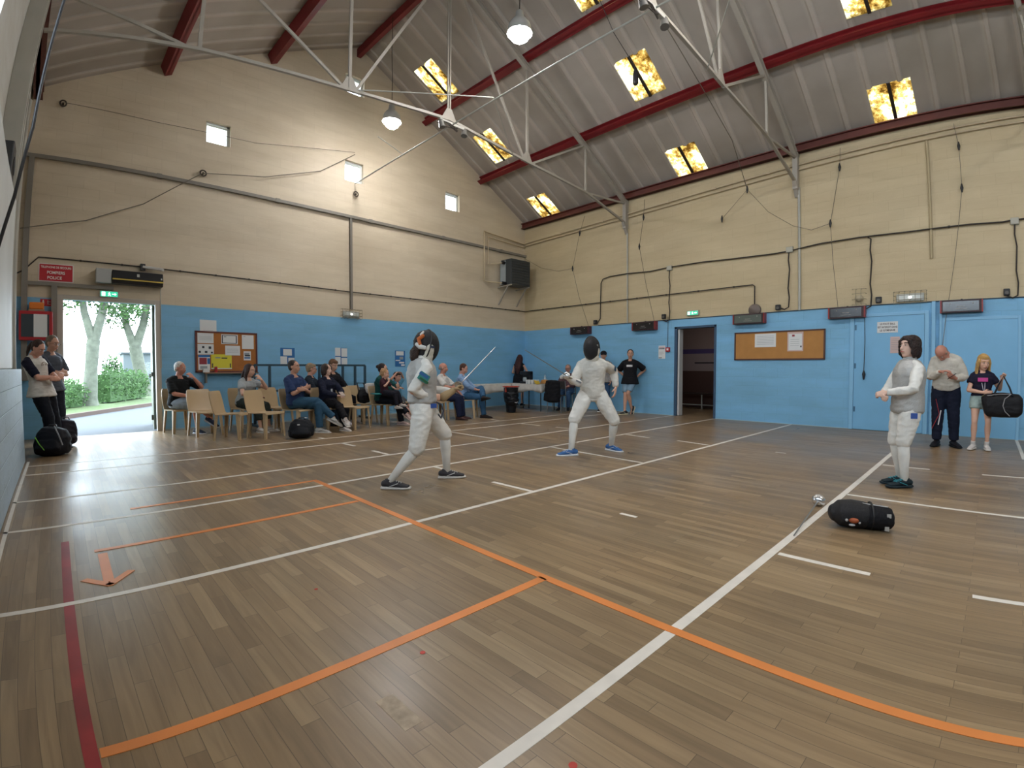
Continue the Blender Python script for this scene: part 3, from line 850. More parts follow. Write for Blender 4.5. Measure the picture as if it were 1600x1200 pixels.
run('heating_pipe', 'cream heating pipe looping to the lower valve of the corner heater, outer one', 'pipe', [(11.38, Y, 5.22), (9.58, Y - .04, 5.3), (9.58, Y - .04, 3.82), (9.7, Y - .1, 3.8), (10.15, YG - .35, 3.79)], .024, MP)
run('heating_pipe', 'cream heating pipe looping to the upper valve of the corner heater, inner one', 'pipe', [(11.38, Y, 5.12), (9.74, Y - .04, 5.16), (9.74, Y - .04, 4.35), (9.85, Y - .1, 4.36), (10.2, YG - .3, 4.42)], .02, MP)

# ---------------------------------------------------------------- services on the right wall
X = XR - .045
run('heating_pipe', 'upper cream heating pipe along the right wall under the eave', 'pipe', [(X, YG, 5.25), (X, 7.3, 5.34), (X, 3.1, 5.48), (X, -1.0, 5.57), (X, YB, 5.8)], .02, MP, 1.4)
run('heating_pipe', 'lower cream heating pipe along the right wall under the eave', 'pipe', [(X, YG, 5.17), (X, 7.3, 5.25), (X, 3.1, 5.37), (X, -1.0, 5.46), (X, YB, 5.7)], .018, MP)
run('cable', 'brown cable along the right wall that turns down to the round beige alarm', 'cable', [(X, YG, 3.05), (X, 4.03, 3.06), (X, 3.99, 3.02), (X, 3.99, 2.62)], .013, M_CABLE, .8)
run('cable', 'black cable draped along the whole right wall from grey box to grey box', 'cable',
    [(X, 8.28, 2.46), (X, 8.16, 2.6), (X, 8.15, 3.2), (X, 8.14, 3.6), (X, 8.08, 3.7), (X, 7.85, 3.745), (X, 7.3, 3.75), (X, 6.6, 3.71), (X, 6.06, 3.74), (X, 5.2, 3.74), (X, 4.6, 3.71), (X, 4.3, 3.7), (X, 3.6, 3.68), (X, 3.28, 3.69), (X, 3.1, 3.71), (X, 2.7, 3.75), (X, 2.0, 3.76), (X, 1.2, 3.74), (X, .2, 3.74), (X, -.3, 3.72), (X, -.5, 3.74), (X, -1.2, 3.76)], .014, M_CABLE, .9)
for y, zb, lb in ((6.05, 2.42, 'black cable dropping from the grey box left of the changing room door'), (3.29, 2.5, 'black cable dropping from the grey box above the cork board'),
                  (1.8, 2.40, 'black cable dropping beside the round beige sounder'), (-.5, 2.45, 'black cable dropping from the grey box at the right edge of the picture')):
    pts = [(X, y + (.05 if y == 1.8 else 0), 3.74)] + [(X, y + .015 * math.sin(k * 2.1), 3.7 - (3.7 - zb) * k / 6) for k in range(7)]
    run('cable', lb, 'cable', pts + [(X, y + .08, zb - .04), (X, y + .17, zb)], .013, M_CABLE, .35)
for y, lb in ((6.06, 'grey junction box on the black cable left of the changing room door'), (3.28, 'grey junction box on the black cable above the cork board'), (-.5, 'grey junction box on the black cable at the right edge of the picture')):
    t = thing('junction_box', lb, 'box', (XR, y, 3.72)); B().box(-.06, 0, -.07, .07, -.06, .06).obj('housing', mat('pale_box', 'a9a698', .5), t, bevel=.008)
    B().box(-.067, -.06, -.055, .055, -.045, .045).obj('lid', mat('pale_box_lid', 'b4b1a4', .5), t)
SP = [(8.33, 'black wall socket above the far left score box'), (6.2, 'black wall socket left of the exit sign on the right wall'), (3.5, 'black wall socket above the cork board'), (1.67, 'black wall socket right of the dark score box by the blue door'), (-.33, 'black wall socket at the right edge of the picture')]
for y, lb in SP:
    t = thing('wall_socket', lb, 'socket', (XR, y, 2.5)); B().box(-.08, 0, -.05, .05, -.045, .07).obj('housing', M_DARK, t, bevel=.012)
    B().cyl((-.09, 0, .0), (-.075, 0, 0), .03).obj('plug', mat('grey_plug', '55524c', .5), t, smooth=True)
def score_box(y, w, label, face, endm):
    t = thing('score_box', label, 'score box', (XR, y, 2.3), -PI / 2)
    B().box(-w / 2, w / 2, -.14, 0, -.11, .11).obj('housing', mat('maroon_housing', '351c20', .5), t, bevel=.004)
    B().box(-w / 2 + .03, w / 2 - .05, -.146, -.14, -.085, .085).obj('display', face, t)
    for s in (-1, 1): B().box(s * w / 2 - .012, s * w / 2 + .012, -.144, 0, -.11, .11).obj('end_plate', endm, t)
    b = B()
    for k in range(2): b.ell((-w / 2 + .14 + k * (w - .28), -.148, .045), (.012, .004, .012))
    b.box(-.07, .05, -.149, -.146, -.01, 0).box(-.1, .08, -.149, -.146, -.05, -.042)
    b.split('dial', mat('grey_dial', '8f8c88', .5), t)
    B().bar((0, -.03, .11), (0, -.03, .135), .03).obj('hanger', M_DARK, t)
    return t
FD = mat('dark_display', '1d1b1e', .2); FG = mat('grey_display', '5f6862', .25); FM = mat('murky_display', '34383a', .15)
EM = mat('red_end_plate', '8a2620', .4); ED = mat('dark_end_plate', '4a1d22', .4)
score_box(8.83, .66, 'dark score box above the masked fencer, farthest of the five on the right wall', FD, ED)
score_box(6.73, .66, 'dark score box with red end above the man in black shirt', FD, EM)
score_box(4.09, .66, 'grey faced score box above the cork board', FG, EM)
score_box(2.2, .62, 'black score box left of the blue door', FD, EM)
score_box(.36, .63, 'murky grey score box above the bald man, nearest of the five', FM, EM)
t = thing('round_alarm', 'brown half round alarm bell on top of the grey faced score box', 'alarm', (XR, 3.99, 2.5))
B().lathe((0, 0, 0), [(.13, 0), (.13, -.05), (.09, -.08), (0, -.085)][::1], 20, axis=(1, 0, 0)).obj('bell', mat('brown_bell', '6b5f58', .4), t, smooth=True)
t = thing('sounder', 'round beige alarm sounder in a wire guard left of the caged light', 'alarm', (XR, 2.0, 2.6))
B().lathe((-.0, 0, -.03), [(.07, 0), (.07, -.05), (.04, -.08), (0, -.085)], 20, axis=(1, 0, 0)).obj('dome', mat('cream_dome', 'b5a98f', .4), t, smooth=True)
b = B()
for z in (-.15, -.05, .06, .15): b.tube([(0, -.12, z), (-.1, -.11, z), (-.1, .11, z), (0, .12, z)], .004, 5)
b.tube([(0, -.04, -.15), (-.1, -.04, -.15), (-.1, -.04, .15), (0, -.04, .15)], .004, 5); b.tube([(0, .05, -.15), (-.1, .05, -.15), (-.1, .05, .15), (0, .05, .15)], .004, 5)
b.obj('wire_guard', mat('dull_wire', '8b8572', .5, .5), t)
cage_light((XR, 1.16, 2.52), .44, -PI / 2, 'caged emergency light with white glow above the blue door')
run('downpipe', 'white pipe down the right wall below the far truss bracket', 'pipe', [(XR - .03, 7.3, 4.85), (XR - .03, 7.28, 2.42)], .022, M_WHITE)
run('downpipe', 'white pipe down the right wall below the middle truss bracket', 'pipe', [(XR - .03, 3.1, 5.0), (XR - .03, 3.08, 2.42)], .026, M_WHITE)
run('downpipe', 'cream pipe stub on the upper right wall above the blue door', 'pipe', [(XR - .03, .82, 5.4), (XR - .03, .82, 3.2)], .026, mat('wall_cream_pipe', 'b0a07f', .6))
run('cable', 'thin dark cable down the right wall to the red alarm button', 'cable', [(X, 6.08, 2.5), (X, 6.08, 1.72)], .006, M_CABLE)
run('cable', 'thin dark cable on the paint line of the right wall', 'cable', [(XR - .01, 8.25, 2.415), (XR - .01, 6.3, 2.42), (XR - .01, 3.5, 2.42), (XR - .01, 1.8, 2.42), (XR - .01, -1.2, 2.42)], .01, mat('dark_blue_edge', '33485a', .6))
t = thing('hanging_switch', 'black pull switch hanging on a cord from the score box left of the blue door', 'switch', (XR - .05, 1.9, 1.05))
B().tube([(0, 0, .1), (0, -.01, .7), (0, 0, 1.14)], .006, 6).obj('cord', M_CABLE, t)
B().loft([(0, 0, .1), (0, 0, .04), (0, 0, -.06)], [.012, .03, .012], 10).obj('handle', M_DARK, t, smooth=True)
t = thing('alarm_button', 'small red alarm call point beside the changing room doorway', 'alarm button', (XR, 6.09, 1.67), -PI / 2)
B().box(-.055, .055, -.05, 0, -.055, .055).obj('housing', mat('fire_red', 'b01f28', .4), t, bevel=.006)
B().box(-.02, .03, -.055, -.05, -.02, .03).obj('button', MW, t)

# cords with black clips hung from the roof and looped on the right wall
def cord(label, pts, clips, r=.005):
    o = B().tube(pts, r, 6).obj('cord', M_STRING); tag(o, label, 'cord')
    for c in clips: B().loft([V(c) + V((0, 0, .07)), V(c), V(c) - V((0, 0, .07))], [.012, .028, .014], 8).obj('clip', M_DARK, o, smooth=True)
Xc = XR - .08
cord('thin cord with two black clips hanging to the farthest score box', [(Xc, 8.7, 5.6), (Xc, 8.88, 5.14), (Xc, 9.14, 4.15), (Xc, 8.9, 3.3), (Xc, 8.55, 2.42)], [(Xc, 8.88, 5.14), (Xc, 9.14, 4.15)])
cord('thin cord with two black clips hanging to the red ended score box', [(Xc, 6.75, 5.6), (Xc, 6.78, 5.14), (Xc, 6.9, 4.4), (Xc, 6.7, 3.4), (Xc, 6.45, 2.42)], [(Xc, 6.78, 5.14), (Xc, 6.9, 4.4)])
cord('thin cord with black clips hanging to the black score box', [(Xc, 2.3, 5.6), (Xc, 2.32, 5.22), (Xc, 2.5, 4.12), (Xc, 2.45, 3.3), (Xc, 2.36, 2.42)], [(Xc, 2.32, 5.22), (Xc, 2.5, 4.12)])
cord('thin cord with black clips hanging in front of the murky score box and bald man', [(Xc, .35, 7 - 1.4), (Xc, .3, 5.17), (Xc, .3, 4.4), (Xc, .45, 3.2), (Xc, .6, 2.1), (Xc, .68, 1.3)], [(Xc, .3, 5.17), (Xc, .3, 4.4)])
cord('slack cord swagging across the upper right wall from clip to clip', [(Xc, 4.72, 4.66), (Xc, 4.15, 5.2), (Xc, 3.7, 4.6), (Xc, 3.2, 4.2), (Xc, 2.85, 4.05), (Xc, 2.5, 4.12)], [(Xc, 4.15, 5.2), (Xc, 4.72, 4.66)])
cord('slack cord swagging from the heater corner to the first clips', [(11.3, YG - .1, 4.75), (Xc, 10.4, 4.35), (Xc, 9.7, 4.15), (Xc, 9.14, 4.15)], [])
cord('thin cord sloping from the truss lamp cluster down to the upper right wall', [(5.6, 3.14, 5.75), (7.2, 3.5, 5.9), (9.6, 3.8, 5.62), (Xc, 4.15, 5.2)], [], .007)
Yc = YG - .1
def pulley(x, z, label):
    t = thing('pulley', label, 'pulley', (x, YG, z))
    b = B(); n = 14; R = .055
    b.tube([(R * math.cos(2 * PI * k / n), -.06, R * math.sin(2 * PI * k / n)) for k in range(n + 1)], .014, 6); b.obj('ring', mat('rust_dark', '3d332a', .7), t, smooth=True)
    B().cyl((0, 0, 0), (0, -.07, 0), .018).obj('pin', mat('rust_dark', '3d332a', .7), t)
pulley(-.2, 5.87, 'small dark pulley ring on the gable wall near its left eave')
pulley(2.22, 5.08, 'small dark pulley ring on the gable wall under the left square window')
pulley(5.5, 5.42, 'small dark bracket ring on the gable wall under the middle square window')
cord('grey rope sagging across the gable wall from left corner over the pulley to the middle', [(-.7, Yc, 3.55), (.3, Yc, 3.8), (1.2, Yc, 4.25), (2.2, Yc, 5.06), (3.4, Yc, 5.28), (4.6, Yc, 5.72), (5.45, Yc, 6.35)], [], .008)
cord('thin grey rope from the left eave pulley across the gable wall', [(-.2, Yc, 5.87), (1.4, Yc, 5.86), (3.2, Yc, 5.95), (5.45, Yc, 6.4)], [], .005)
run('hanging_cable', 'thick black cable slanting down close to the left wall', 'cable', [(-.16, 5, 5.6), (-.235, 5, 4.21), (-.262, 5, 3.7), (-.29, 5, 3.06), (-.37, 5, 2.5), (-.46, 5, 2.1)], .014, M_DARK)
# floodlight clusters on the trusses
def spot_cluster(loc, label):
    t = thing('spotlight_cluster', label, 'spotlight', loc)
    B().box(-.28, .28, -.03, .03, -.05, .0).obj('bar', M_WHITE, t, bevel=.004)
    for x, r in ((-.25, .4), (.3, -.5)):
        B().cyl((x, 0, -.03), (x + .06 * r, -.02, -.16), .045, 14, .06).obj('spotlight', mat('spot_grey', '74716c', .4, .3), t, smooth=True)
    pts = [(-.1 + .25 * math.sin(k), -.02 - .02 * math.cos(k * 2), -.06 - .05 * math.sin(k * 1.3) - .02) for k in range(9)]
    B().tube(pts, .009, 6).obj('coiled_cable', M_CABLE, t)
spot_cluster((5.5, 7.3, 5.74), 'spotlights and coiled cable under the far truss king post')
spot_cluster((5.45, 3.12, 5.74), 'dark spotlights and coiled cable under the middle truss king post')
t = thing('hanging_microphone', 'black box hanging on a cord in front of a bright rooflight', 'box', (7.35, 4.55, 6.25))
B().loft([(0, 0, .12), (0, 0, 0), (0, 0, -.14)], [.02, .045, .05], 10).obj('body', M_DARK, t, smooth=True)
B().tube([(0, 0, .12), (-.5, .1, .55), (-1.0, .2, 1.3)], .007, 6).obj('cord', M_CABLE, t)

# ---------------------------------------------------------------- boards and papers
M_CORK1 = mat('orange_cork', 'a86a30', .8, var=.08, vscale=5)
M_CORK2 = mat('tan_cork', 'b17f45', .8, var=.06, vscale=5)
def board(name, label, wall, u0, u1, z0, z1, cork, frame):
    if wall == 'g': t = thing(name, label, 'notice board', ((u0 + u1) / 2, YG, (z0 + z1) / 2), 0)
    else: t = thing(name, label, 'notice board', (XR, (u0 + u1) / 2, (z0 + z1) / 2), -PI / 2)
    w, h = (u1 - u0) / 2, (z1 - z0) / 2
    B().box(-w, w, -.02, 0, -h, h).obj('cork_panel', cork, t)
    f = B().box(-w - .02, w + .02, -.03, 0, h, h + .03).box(-w - .02, w + .02, -.03, 0, -h - .03, -h).box(-w - .03, -w, -.03, 0, -h - .03, h + .03).box(w, w + .03, -.03, 0, -h - .03, h + .03)
    f.obj('frame', frame, t)
    return t
board('notice_board', 'cork notice board crowded with papers on the gable wall', 'g', 2.11, 3.21, 1.14, 1.91, M_CORK1, mat('dark_red_frame', '5f2a24', .5))
board('notice_board', 'long cork notice board with two papers on the right wall', 'r', 2.62, 4.4, 1.41, 1.98, M_CORK2, mat('dark_brown_frame', '54352a', .5))
PAPER = mat('paper_white', 'd9dcdc', .7); PGREY = mat('print_grey', '8f979c', .7); PBLUE = mat('print_blue', '2467a5', .6); PDARK = mat('print_dark', '2c3440', .7)
PRED = mat('print_red', '8f2f3a', .6); PYEL = mat('print_yellow', 'd8cf3a', .6); PCRM = mat('paper_cream', 'd8c9a4', .7); PPINK = mat('paper_pinkish', 'cbb2ac', .7)
_pm = [PAPER, PGREY, PBLUE, PDARK, PRED, PYEL, PCRM, PPINK]
def paper(label, wall, u0, u1, z0, z1, base=0, marks=(), off=.0, name='paper_notice'):
    """marks: (u fraction a, b, z fraction a, b, colour index), read from the left and the bottom"""
    b = B(); b.m = base
    w, h = abs(u1 - u0), z1 - z0
    b.box(-w / 2, w / 2, -.004, -.0005, -h / 2, h / 2)
    for i_, (a, c, d, e, m) in enumerate(marks):
        b.m = m; b.box(-w / 2 + a * w, -w / 2 + c * w, -.0052 - .0005 * i_, -.0035, -h / 2 + d * h, -h / 2 + e * h)
    o = b.obj(name, _pm)
    if wall == 'g': o.location = ((u0 + u1) / 2, YG - off, (z0 + z1) / 2)
    else: o.location = (XR - off, (u0 + u1) / 2, (z0 + z1) / 2); o.rotation_euler = (0, 0, -PI / 2)
    return tag(o, label, 'paper')
def px(u, v):   # board picture fractions to gable coordinates
    return 2.11 + u * 1.10, 1.91 - v * .77
lines = [(.12, .88, .78 - k * .12, .80 - k * .12, 1) for k in range(6)]
paper('plain white sheet pinned above the crowded cork board', 'g', 2.17, 2.47, 1.93, 2.165, 0, [(.2, .8, .1, .12, 1)])
paper('white sheet with faint print in the top left corner of the crowded board', 'g', 2.12, 2.41, 1.7, 1.9, 0, lines[1:5], .021)
dots = [(.28, .42, .6, .8, 3), (.68, .84, .55, .78, 3), (.06, .2, .15, .35, 3), (.44, .6, .15, .35, 3), (.82, .94, .12, .28, 3)]
paper('white sheet with five dark round pictures on the left of the crowded board', 'g', 2.12, 2.41, 1.47, 1.68, 0, dots, .021)
paper('flyer with blue heading and dark red photograph in the lower left of the crowded board', 'g', 2.13, 2.34, 1.16, 1.46, 0, [(0, 1, .85, 1, 2), (.08, .72, .38, .82, 4), (.76, 1, .4, .8, 2), (.15, .75, .08, .26, 1)], .021)
paper('bright yellow poster on the crowded board', 'g', 2.36, 2.74, 1.18, 1.48, 5, [(0, 1, 0, .06, 0), (.2, .45, .72, .8, 1), (.5, .78, .7, .78, 3), (.04, .09, .1, .38, 3), (.9, .95, .1, .38, 3)], .021)
paper('framed white certificate in the upper middle of the crowded board', 'g', 2.55, 2.86, 1.69, 1.89, 0, [(.04, .94, .08, .92, 3), (.09, .88, .14, .86, 0), (.15, .3, .7, .8, 1)], .021)
paper('white sheet overlapping the yellow poster on the crowded board', 'g', 2.62, 2.9, 1.46, 1.66, 0, lines[1:5], .026)
paper('white portrait sheet at the top right of the crowded board', 'g', 2.94, 3.17, 1.6, 1.89, 0, [(.1, .3, .88, .91, 1)], .021)
paper('small blue green landscape card on the right of the crowded board', 'g', 2.97, 3.11, 1.36, 1.55, 0, [(.1, .8, .6, .85, 1), (.15, .9, .45, .6, 3), (.1, .9, .2, .35, 2)], .021)
paper('blue poster with three white sheets on the gable wall above the man in blue tee', 'g', 3.72, 4.03, 1.27, 1.645, 2, [(.2, .8, .55, .93, 0), (.0, .47, .03, .5, 0), (.55, .98, .03, .42, 0)], name='poster')
paper('four white sheets in a square on the gable wall behind the standing row', 'g', 4.97, 5.27, 1.24, 1.68, 2, [(.0, .45, .56, 1, 0), (.52, 1, .52, .98, 0), (0, .45, .02, .5, 0), (.52, 1, .02, .46, 0)], name='poster')
paper('small blue and white map poster left of the fencer with lame vest', 'g', 6.58, 6.88, 1.235, 1.655, 2, [(.1, .85, .7, .96, 0), (.45, .8, .45, .62, 1), (.05, .5, .35, .42, 0), (.4, .9, .2, .3, 0), (.6, .95, .05, .15, 0)], name='poster')
paper('white sheet with pale print on the long cork board, left one', 'r', 3.98, 3.54, 1.665, 1.96, 0, [(.1, .9, .8 - k * .12, .82 - k * .12, 1) for k in range(6)], .021)
paper('cream edged certificate with red seal on the long cork board, right one', 'r', 3.31, 3.0, 1.56, 1.97, 7, [(.08, .92, .06, .9, 0), (.3, .46, .76, .86, 4), (.82, .9, .2, .28, 3)] + [(.2, .75, .6 - k * .1, .615 - k * .1, 1) for k in range(4)], .021)
paper('printed notice beside the red alarm button', 'r', 6.36, 6.17, 1.44, 1.775, 0, [(.1, .9, .86, .9, 4), (.05, .9, .74, .8, 3), (.1, .7, .5, .52, 1), (.1, .8, .4, .42, 1), (.1, .6, .3, .32, 1), (.05, .5, .05, .1, 3)])
paper('pinkish printed sheet on the blue door behind the child fencer with dark hair', 'r', 1.475, 1.32, 1.49, 1.8, 7, [(.1, .9, .85 - k * .11, .87 - k * .11, 1) for k in range(7)], .019)
t = thing('door_notice', 'white notice with three lines of dark capitals on the blue door', 'sign', (XR - .02, 1.523, 1.985), -PI / 2)
B().box(-.17, .17, -.005, 0, -.105, .105).obj('sheet', PAPER, t)
MB_ = mat('letter_dark', '3a2c2c', .6)
text('LE FOOT BALL', .05, MB_, t, (0, -.006, .06), RG, width=.25, bold=.001)
text('EST INTERDIT DANS', .05, MB_, t, (0, -.006, 0), RG, width=.32, bold=.001)
text('LE GYMNASE', .05, MB_, t, (0, -.006, -.06), RG, width=.25, bold=.001)
# shelf under the crowded board, with a red tin and leaflets
t = thing('wall_shelf', 'narrow wooden shelf under the crowded cork board', 'shelf', (2.72, YG, 1.1))
B().box(-.5, .5, -.16, 0, -.012, .012).obj('board', mat('pale_wood', '8a705a', .6), t)
for x in (-.47, .3): B().box(x - .012, x + .012, -.13, 0, -.2, -.012).split('bracket', M_GREYP, t)
t = thing('tin', 'small red tin standing on the narrow wooden shelf', 'tin', (2.43, YG - .09, 1.112))
B().cyl((0, 0, 0), (0, 0, .11), .028, 16).obj('can', mat('red_tin', 'b13030', .35), t, smooth=True); B().cyl((0, 0, .11), (0, 0, .118), .024, 16).obj('lid', M_LCAP, t)
tag(B().box(2.2, 2.31, YG - .12, YG - .05, 1.112, 1.19).obj('leaflets', PAPER), 'white leaflets at the left end of the narrow wooden shelf', 'leaflets')
# steel frame stand behind the spectators
t = thing('steel_frame', 'dark blue grey steel frame stand along the gable wall behind the chairs', 'frame', (4.3, 10.75, 0))
M_SF = mat('blue_grey_steel', '37505f', .5, .3)
for z in (1.26, .72): B().bar((-1.25, 0, z), (1.2, 0, z), .045).obj('rail', M_SF, t)
for x in (-1.25, -.95, .1, .65, .95, 1.2): B().bar((x, 0, 0), (x, 0, 1.26), .045, up=(0, 1, 0)).obj('upright', M_SF, t)
for x in (-1.25, 1.2): B().bar((x, -.3, .02), (x, .3, .02), .05).obj('foot', M_SF, t)
# ---------------------------------------------------------------- outside the door
M_ASPH = mat('asphalt', '3c4044', .9, var=.08, vscale=8)
M_GRASS = mat('grass', '3d4f22', .9, var=.3, vscale=14, bump=.5)
# the lane's far edge runs obliquely from (-6, 7.8) to (8, 29.5)
def edge(t, off=0.0): return (-6 + 14 * t - off * .84, 7.8 + 1.55 * 14 * t + off * .54)
b = B()
b.add([(-9, YG + .05, -.01), (30, YG + .05, -.01), (30, 40, -.01), (-9, 40, -.01)], [(0, 1, 2, 3)])
tag(b.obj('ground_lane', M_ASPH), kind='structure')
p0, p1, p2, p3 = V((-3.5, 11.3, 0)), V((12.1, 36, 0)), V((-24, 60, 0)), V((-30, 11.3, 0))
B().add([(-2.6, 11.3, .02), (14.5, 38.5, .02), (14.5, 80, .02), (-40, 80, .02), (-40, 11.3, .02)], [(0, 1, 2, 3, 4)]).obj('verge', M_GRASS)
bpy.data.objects['verge'].name = 'ground_verge'; tag(bpy.data.objects['ground_verge'], kind='structure')
dirv = V((17.1, 27.2, 0)).normalized()
k = B(); k.bar(V((-2.55, 11.35, .04)), V((-2.55, 11.35, .04)) + dirv * 31, .1, .1)
tag(k.obj('kerb', mat('brown_kerb', '4a3a32', .9)), 'low kerb edging the grass across the lane outside the door', 'kerb')
random.seed(4)
M_BARK = mat('plane_bark', '54584c', .9, var=.25, vscale=6, bump=.6, bscale=18)
M_LEAF = mat('leaf_green', '2f4f1c', .8, var=.4, vscale=5)
def leaves(b, c, r, n, s):
    for _ in range(n):
        d = V((random.gauss(0, 1), random.gauss(0, 1), random.gauss(0, 1))); d.normalize()
        p = V(c) + V((d.x * r[0], d.y * r[1], d.z * r[2])) * random.random() ** .4
        a = V((random.gauss(0, 1), random.gauss(0, 1), random.gauss(0, 1))).normalized(); e = a.orthogonal().normalized()
        q = s * random.uniform(.6, 1.3)
        b.add([p - a * q, p + e * q * .5 + a * q * .1, p + a * q, p - e * q * .5 + a * q * .1], [(0, 1, 2, 3)])
def tree(x, y, r, lean, label, fork):
    t = thing('tree', label, 'tree', (x, y, 0))
    b = B(); b.loft([(0, 0, -.05), (.02, 0, .25), (lean * .3, 0, 1.2), (lean * .6, 0, 2.1)], [r * 1.5, r * 1.1, r * .95, r], 16, side=(1, 0, 0), cap=False)
    b.loft([(lean * .6, 0, 2.0), (lean * .6 - fork, 0, 3.0), (lean * .6 - fork * 1.8, .2, 5)], [r * .75, r * .55, r * .4], 12, side=(1, 0, 0), cap=False)
    b.loft([(lean * .6, 0, 2.0), (lean * .6 + fork, 0, 3.0), (lean * .6 + fork * 2.2, .1, 5)], [r * .8, r * .62, r * .42], 12, side=(1, 0, 0), cap=False)
    b.obj('trunk', M_BARK, t, smooth=True)
    f = B(); leaves(f, (0, 0, 5.2), (3.0, 2.6, 1.9), 4200, .11); leaves(f, (-.9, -.2, 3.3), (.8, .5, .5), 260, .09); leaves(f, (.8, 0, 3.3), (.9, .5, .45), 260, .09)
    f.obj('foliage', M_LEAF, t)
    return t
tree(.63, 19.9, .19, .25, 'pale barked tree seen in the left half of the doorway', .25)
tree(2.75, 25.4, .24, -.5, 'pale barked tree with forked trunk at the right of the doorway', .3)
def hedge(p, q, h, w, label):
    b = B(); p, q = V(p), V(q)
    n = int((q - p).length / .25)
    core = B().bar(p + V((0, 0, h / 2 - .05)), q + V((0, 0, h / 2 - .05)), w * .5, h * .8)
    for i in range(n):
        c = p.lerp(q, (i + .5) / n); leaves(b, (c.x, c.y, h / 2), (w * .55, w * .5, h * .55), 420, .05)
    o = core.obj('hedge', mat('hedge_core', '2f4a22', .95)); tag(o, label, 'hedge'); b.obj('leaves', M_LEAF, o)
hedge((-1.9, 16.6, 0), (.25, 19.6, 0), .85, .9, 'dark clipped hedge left of the pale tree outside')
hedge((1.05, 20.8, 0), (2.4, 23.6, 0), 1.15, .9, 'leafy hedge between the two trees outside')
t = thing('shed', 'grey flat roofed shed far behind the hedge outside', 'shed', (3.0, 31, 0))
B().box(-.6, 1.6, -1, 1, 0, 1.9).obj('wall', mat('shed_grey', '5a6266', .8), t); B().box(-.7, 1.7, -1.1, 1.1, 1.9, 2.0).obj('roof', mat('shed_roof', '3c4448', .8), t); B().box(.2, .8, -1.01, -1, .9, 1.5).obj('window', M_GLASS, t)
b = B(); leaves(b, (1.75, 27.5, .9), (.45, .4, .95), 900, .08); tag(b.obj('shrub', M_LEAF), 'tall clipped shrub behind the hedge outside', 'shrub')
# ---------------------------------------------------------------- figures
def ik(a, c, l1, l2, pole):
    a, c = V(a), V(c); d = c - a; L = min(d.length, (l1 + l2) * .998); u = d.normalized(); c = a + u * L
    k = (l1 * l1 - l2 * l2 + L * L) / (2 * L)
    h = math.sqrt(max(l1 * l1 - k * k, 0))
    p = V(pole); p = p - u * p.dot(u)
    if p.length < 1e-4: p = u.orthogonal()
    return a + u * k + p.normalized() * h, c

def hand(b, w, d, n, t, s, curl=.5, spread=.0, r=.0085):
    """palm, four unequal jointed fingers and a thumb; d points along the hand, n out of the palm, t to the thumb side"""
    d = V(d).normalized(); n = (V(n) - d * V(n).dot(d))
    if n.length < 1e-3: n = d.orthogonal()
    n.normalize(); t0 = d.cross(n); t = t0 if t0.dot(V(t)) > 0 else -t0
    w = V(w)
    b.loft([w - d * .03 * s, w + d * .012 * s, w + d * .05 * s, w + d * .088 * s], [(.026 * s, .019 * s), (.03 * s, .017 * s), (.04 * s, .016 * s), (.038 * s, .013 * s)], 12, side=t)
    for off, ln in ((.029, .068), (.010, .077), (-.010, .072), (-.029, .056)):
        p = w + d * .086 * s + t * off * s; ang = curl * .5; pts = [p]; dd = d
        for k, f in enumerate((.42, .32, .26)):
            ca, sa = math.cos(ang), math.sin(ang)
            v = d * ca + n * sa + t * off * (3 * spread)
            p = p + v * ln * f * s; pts.append(p); ang += curl * 1.15
        b.loft(pts, [r * 1.05 * s, r * s, r * .9 * s, r * .75 * s], 8, side=t)
    p = w + d * .022 * s + t * .03 * s
    v1 = (d * .65 + t * .62 + n * (.25 + .3 * curl)).normalized(); v2 = (d * .9 + t * (.3 - .5 * curl) + n * (.3 + .6 * curl)).normalized()
    b.loft([p, p + v1 * .034 * s, p + v1 * .034 * s + v2 * .034 * s], [.013 * s, .011 * s, .008 * s], 8, side=n)

SKIN = {'fair': 'd3a892', 'pink': 'cb9985', 'tan': 'bd917b', 'pale': 'dab6a4', 'red': 'be8775'}
def skinm(k): return mat('skin_' + k, SKIN[k], .55, var=.06, vscale=9, spec=.3)
def clothm(name, col, rough=.85, bump=.15): return mat('cloth_' + name, col, rough, var=.08, vscale=10, bump=bump, bscale=60, spec=.25)
_hairm = {}
def hairm(name, col):
    return mat('hair_' + name, col, .5, var=.3, vscale=22, bump=.7, bscale=70, spec=.35)

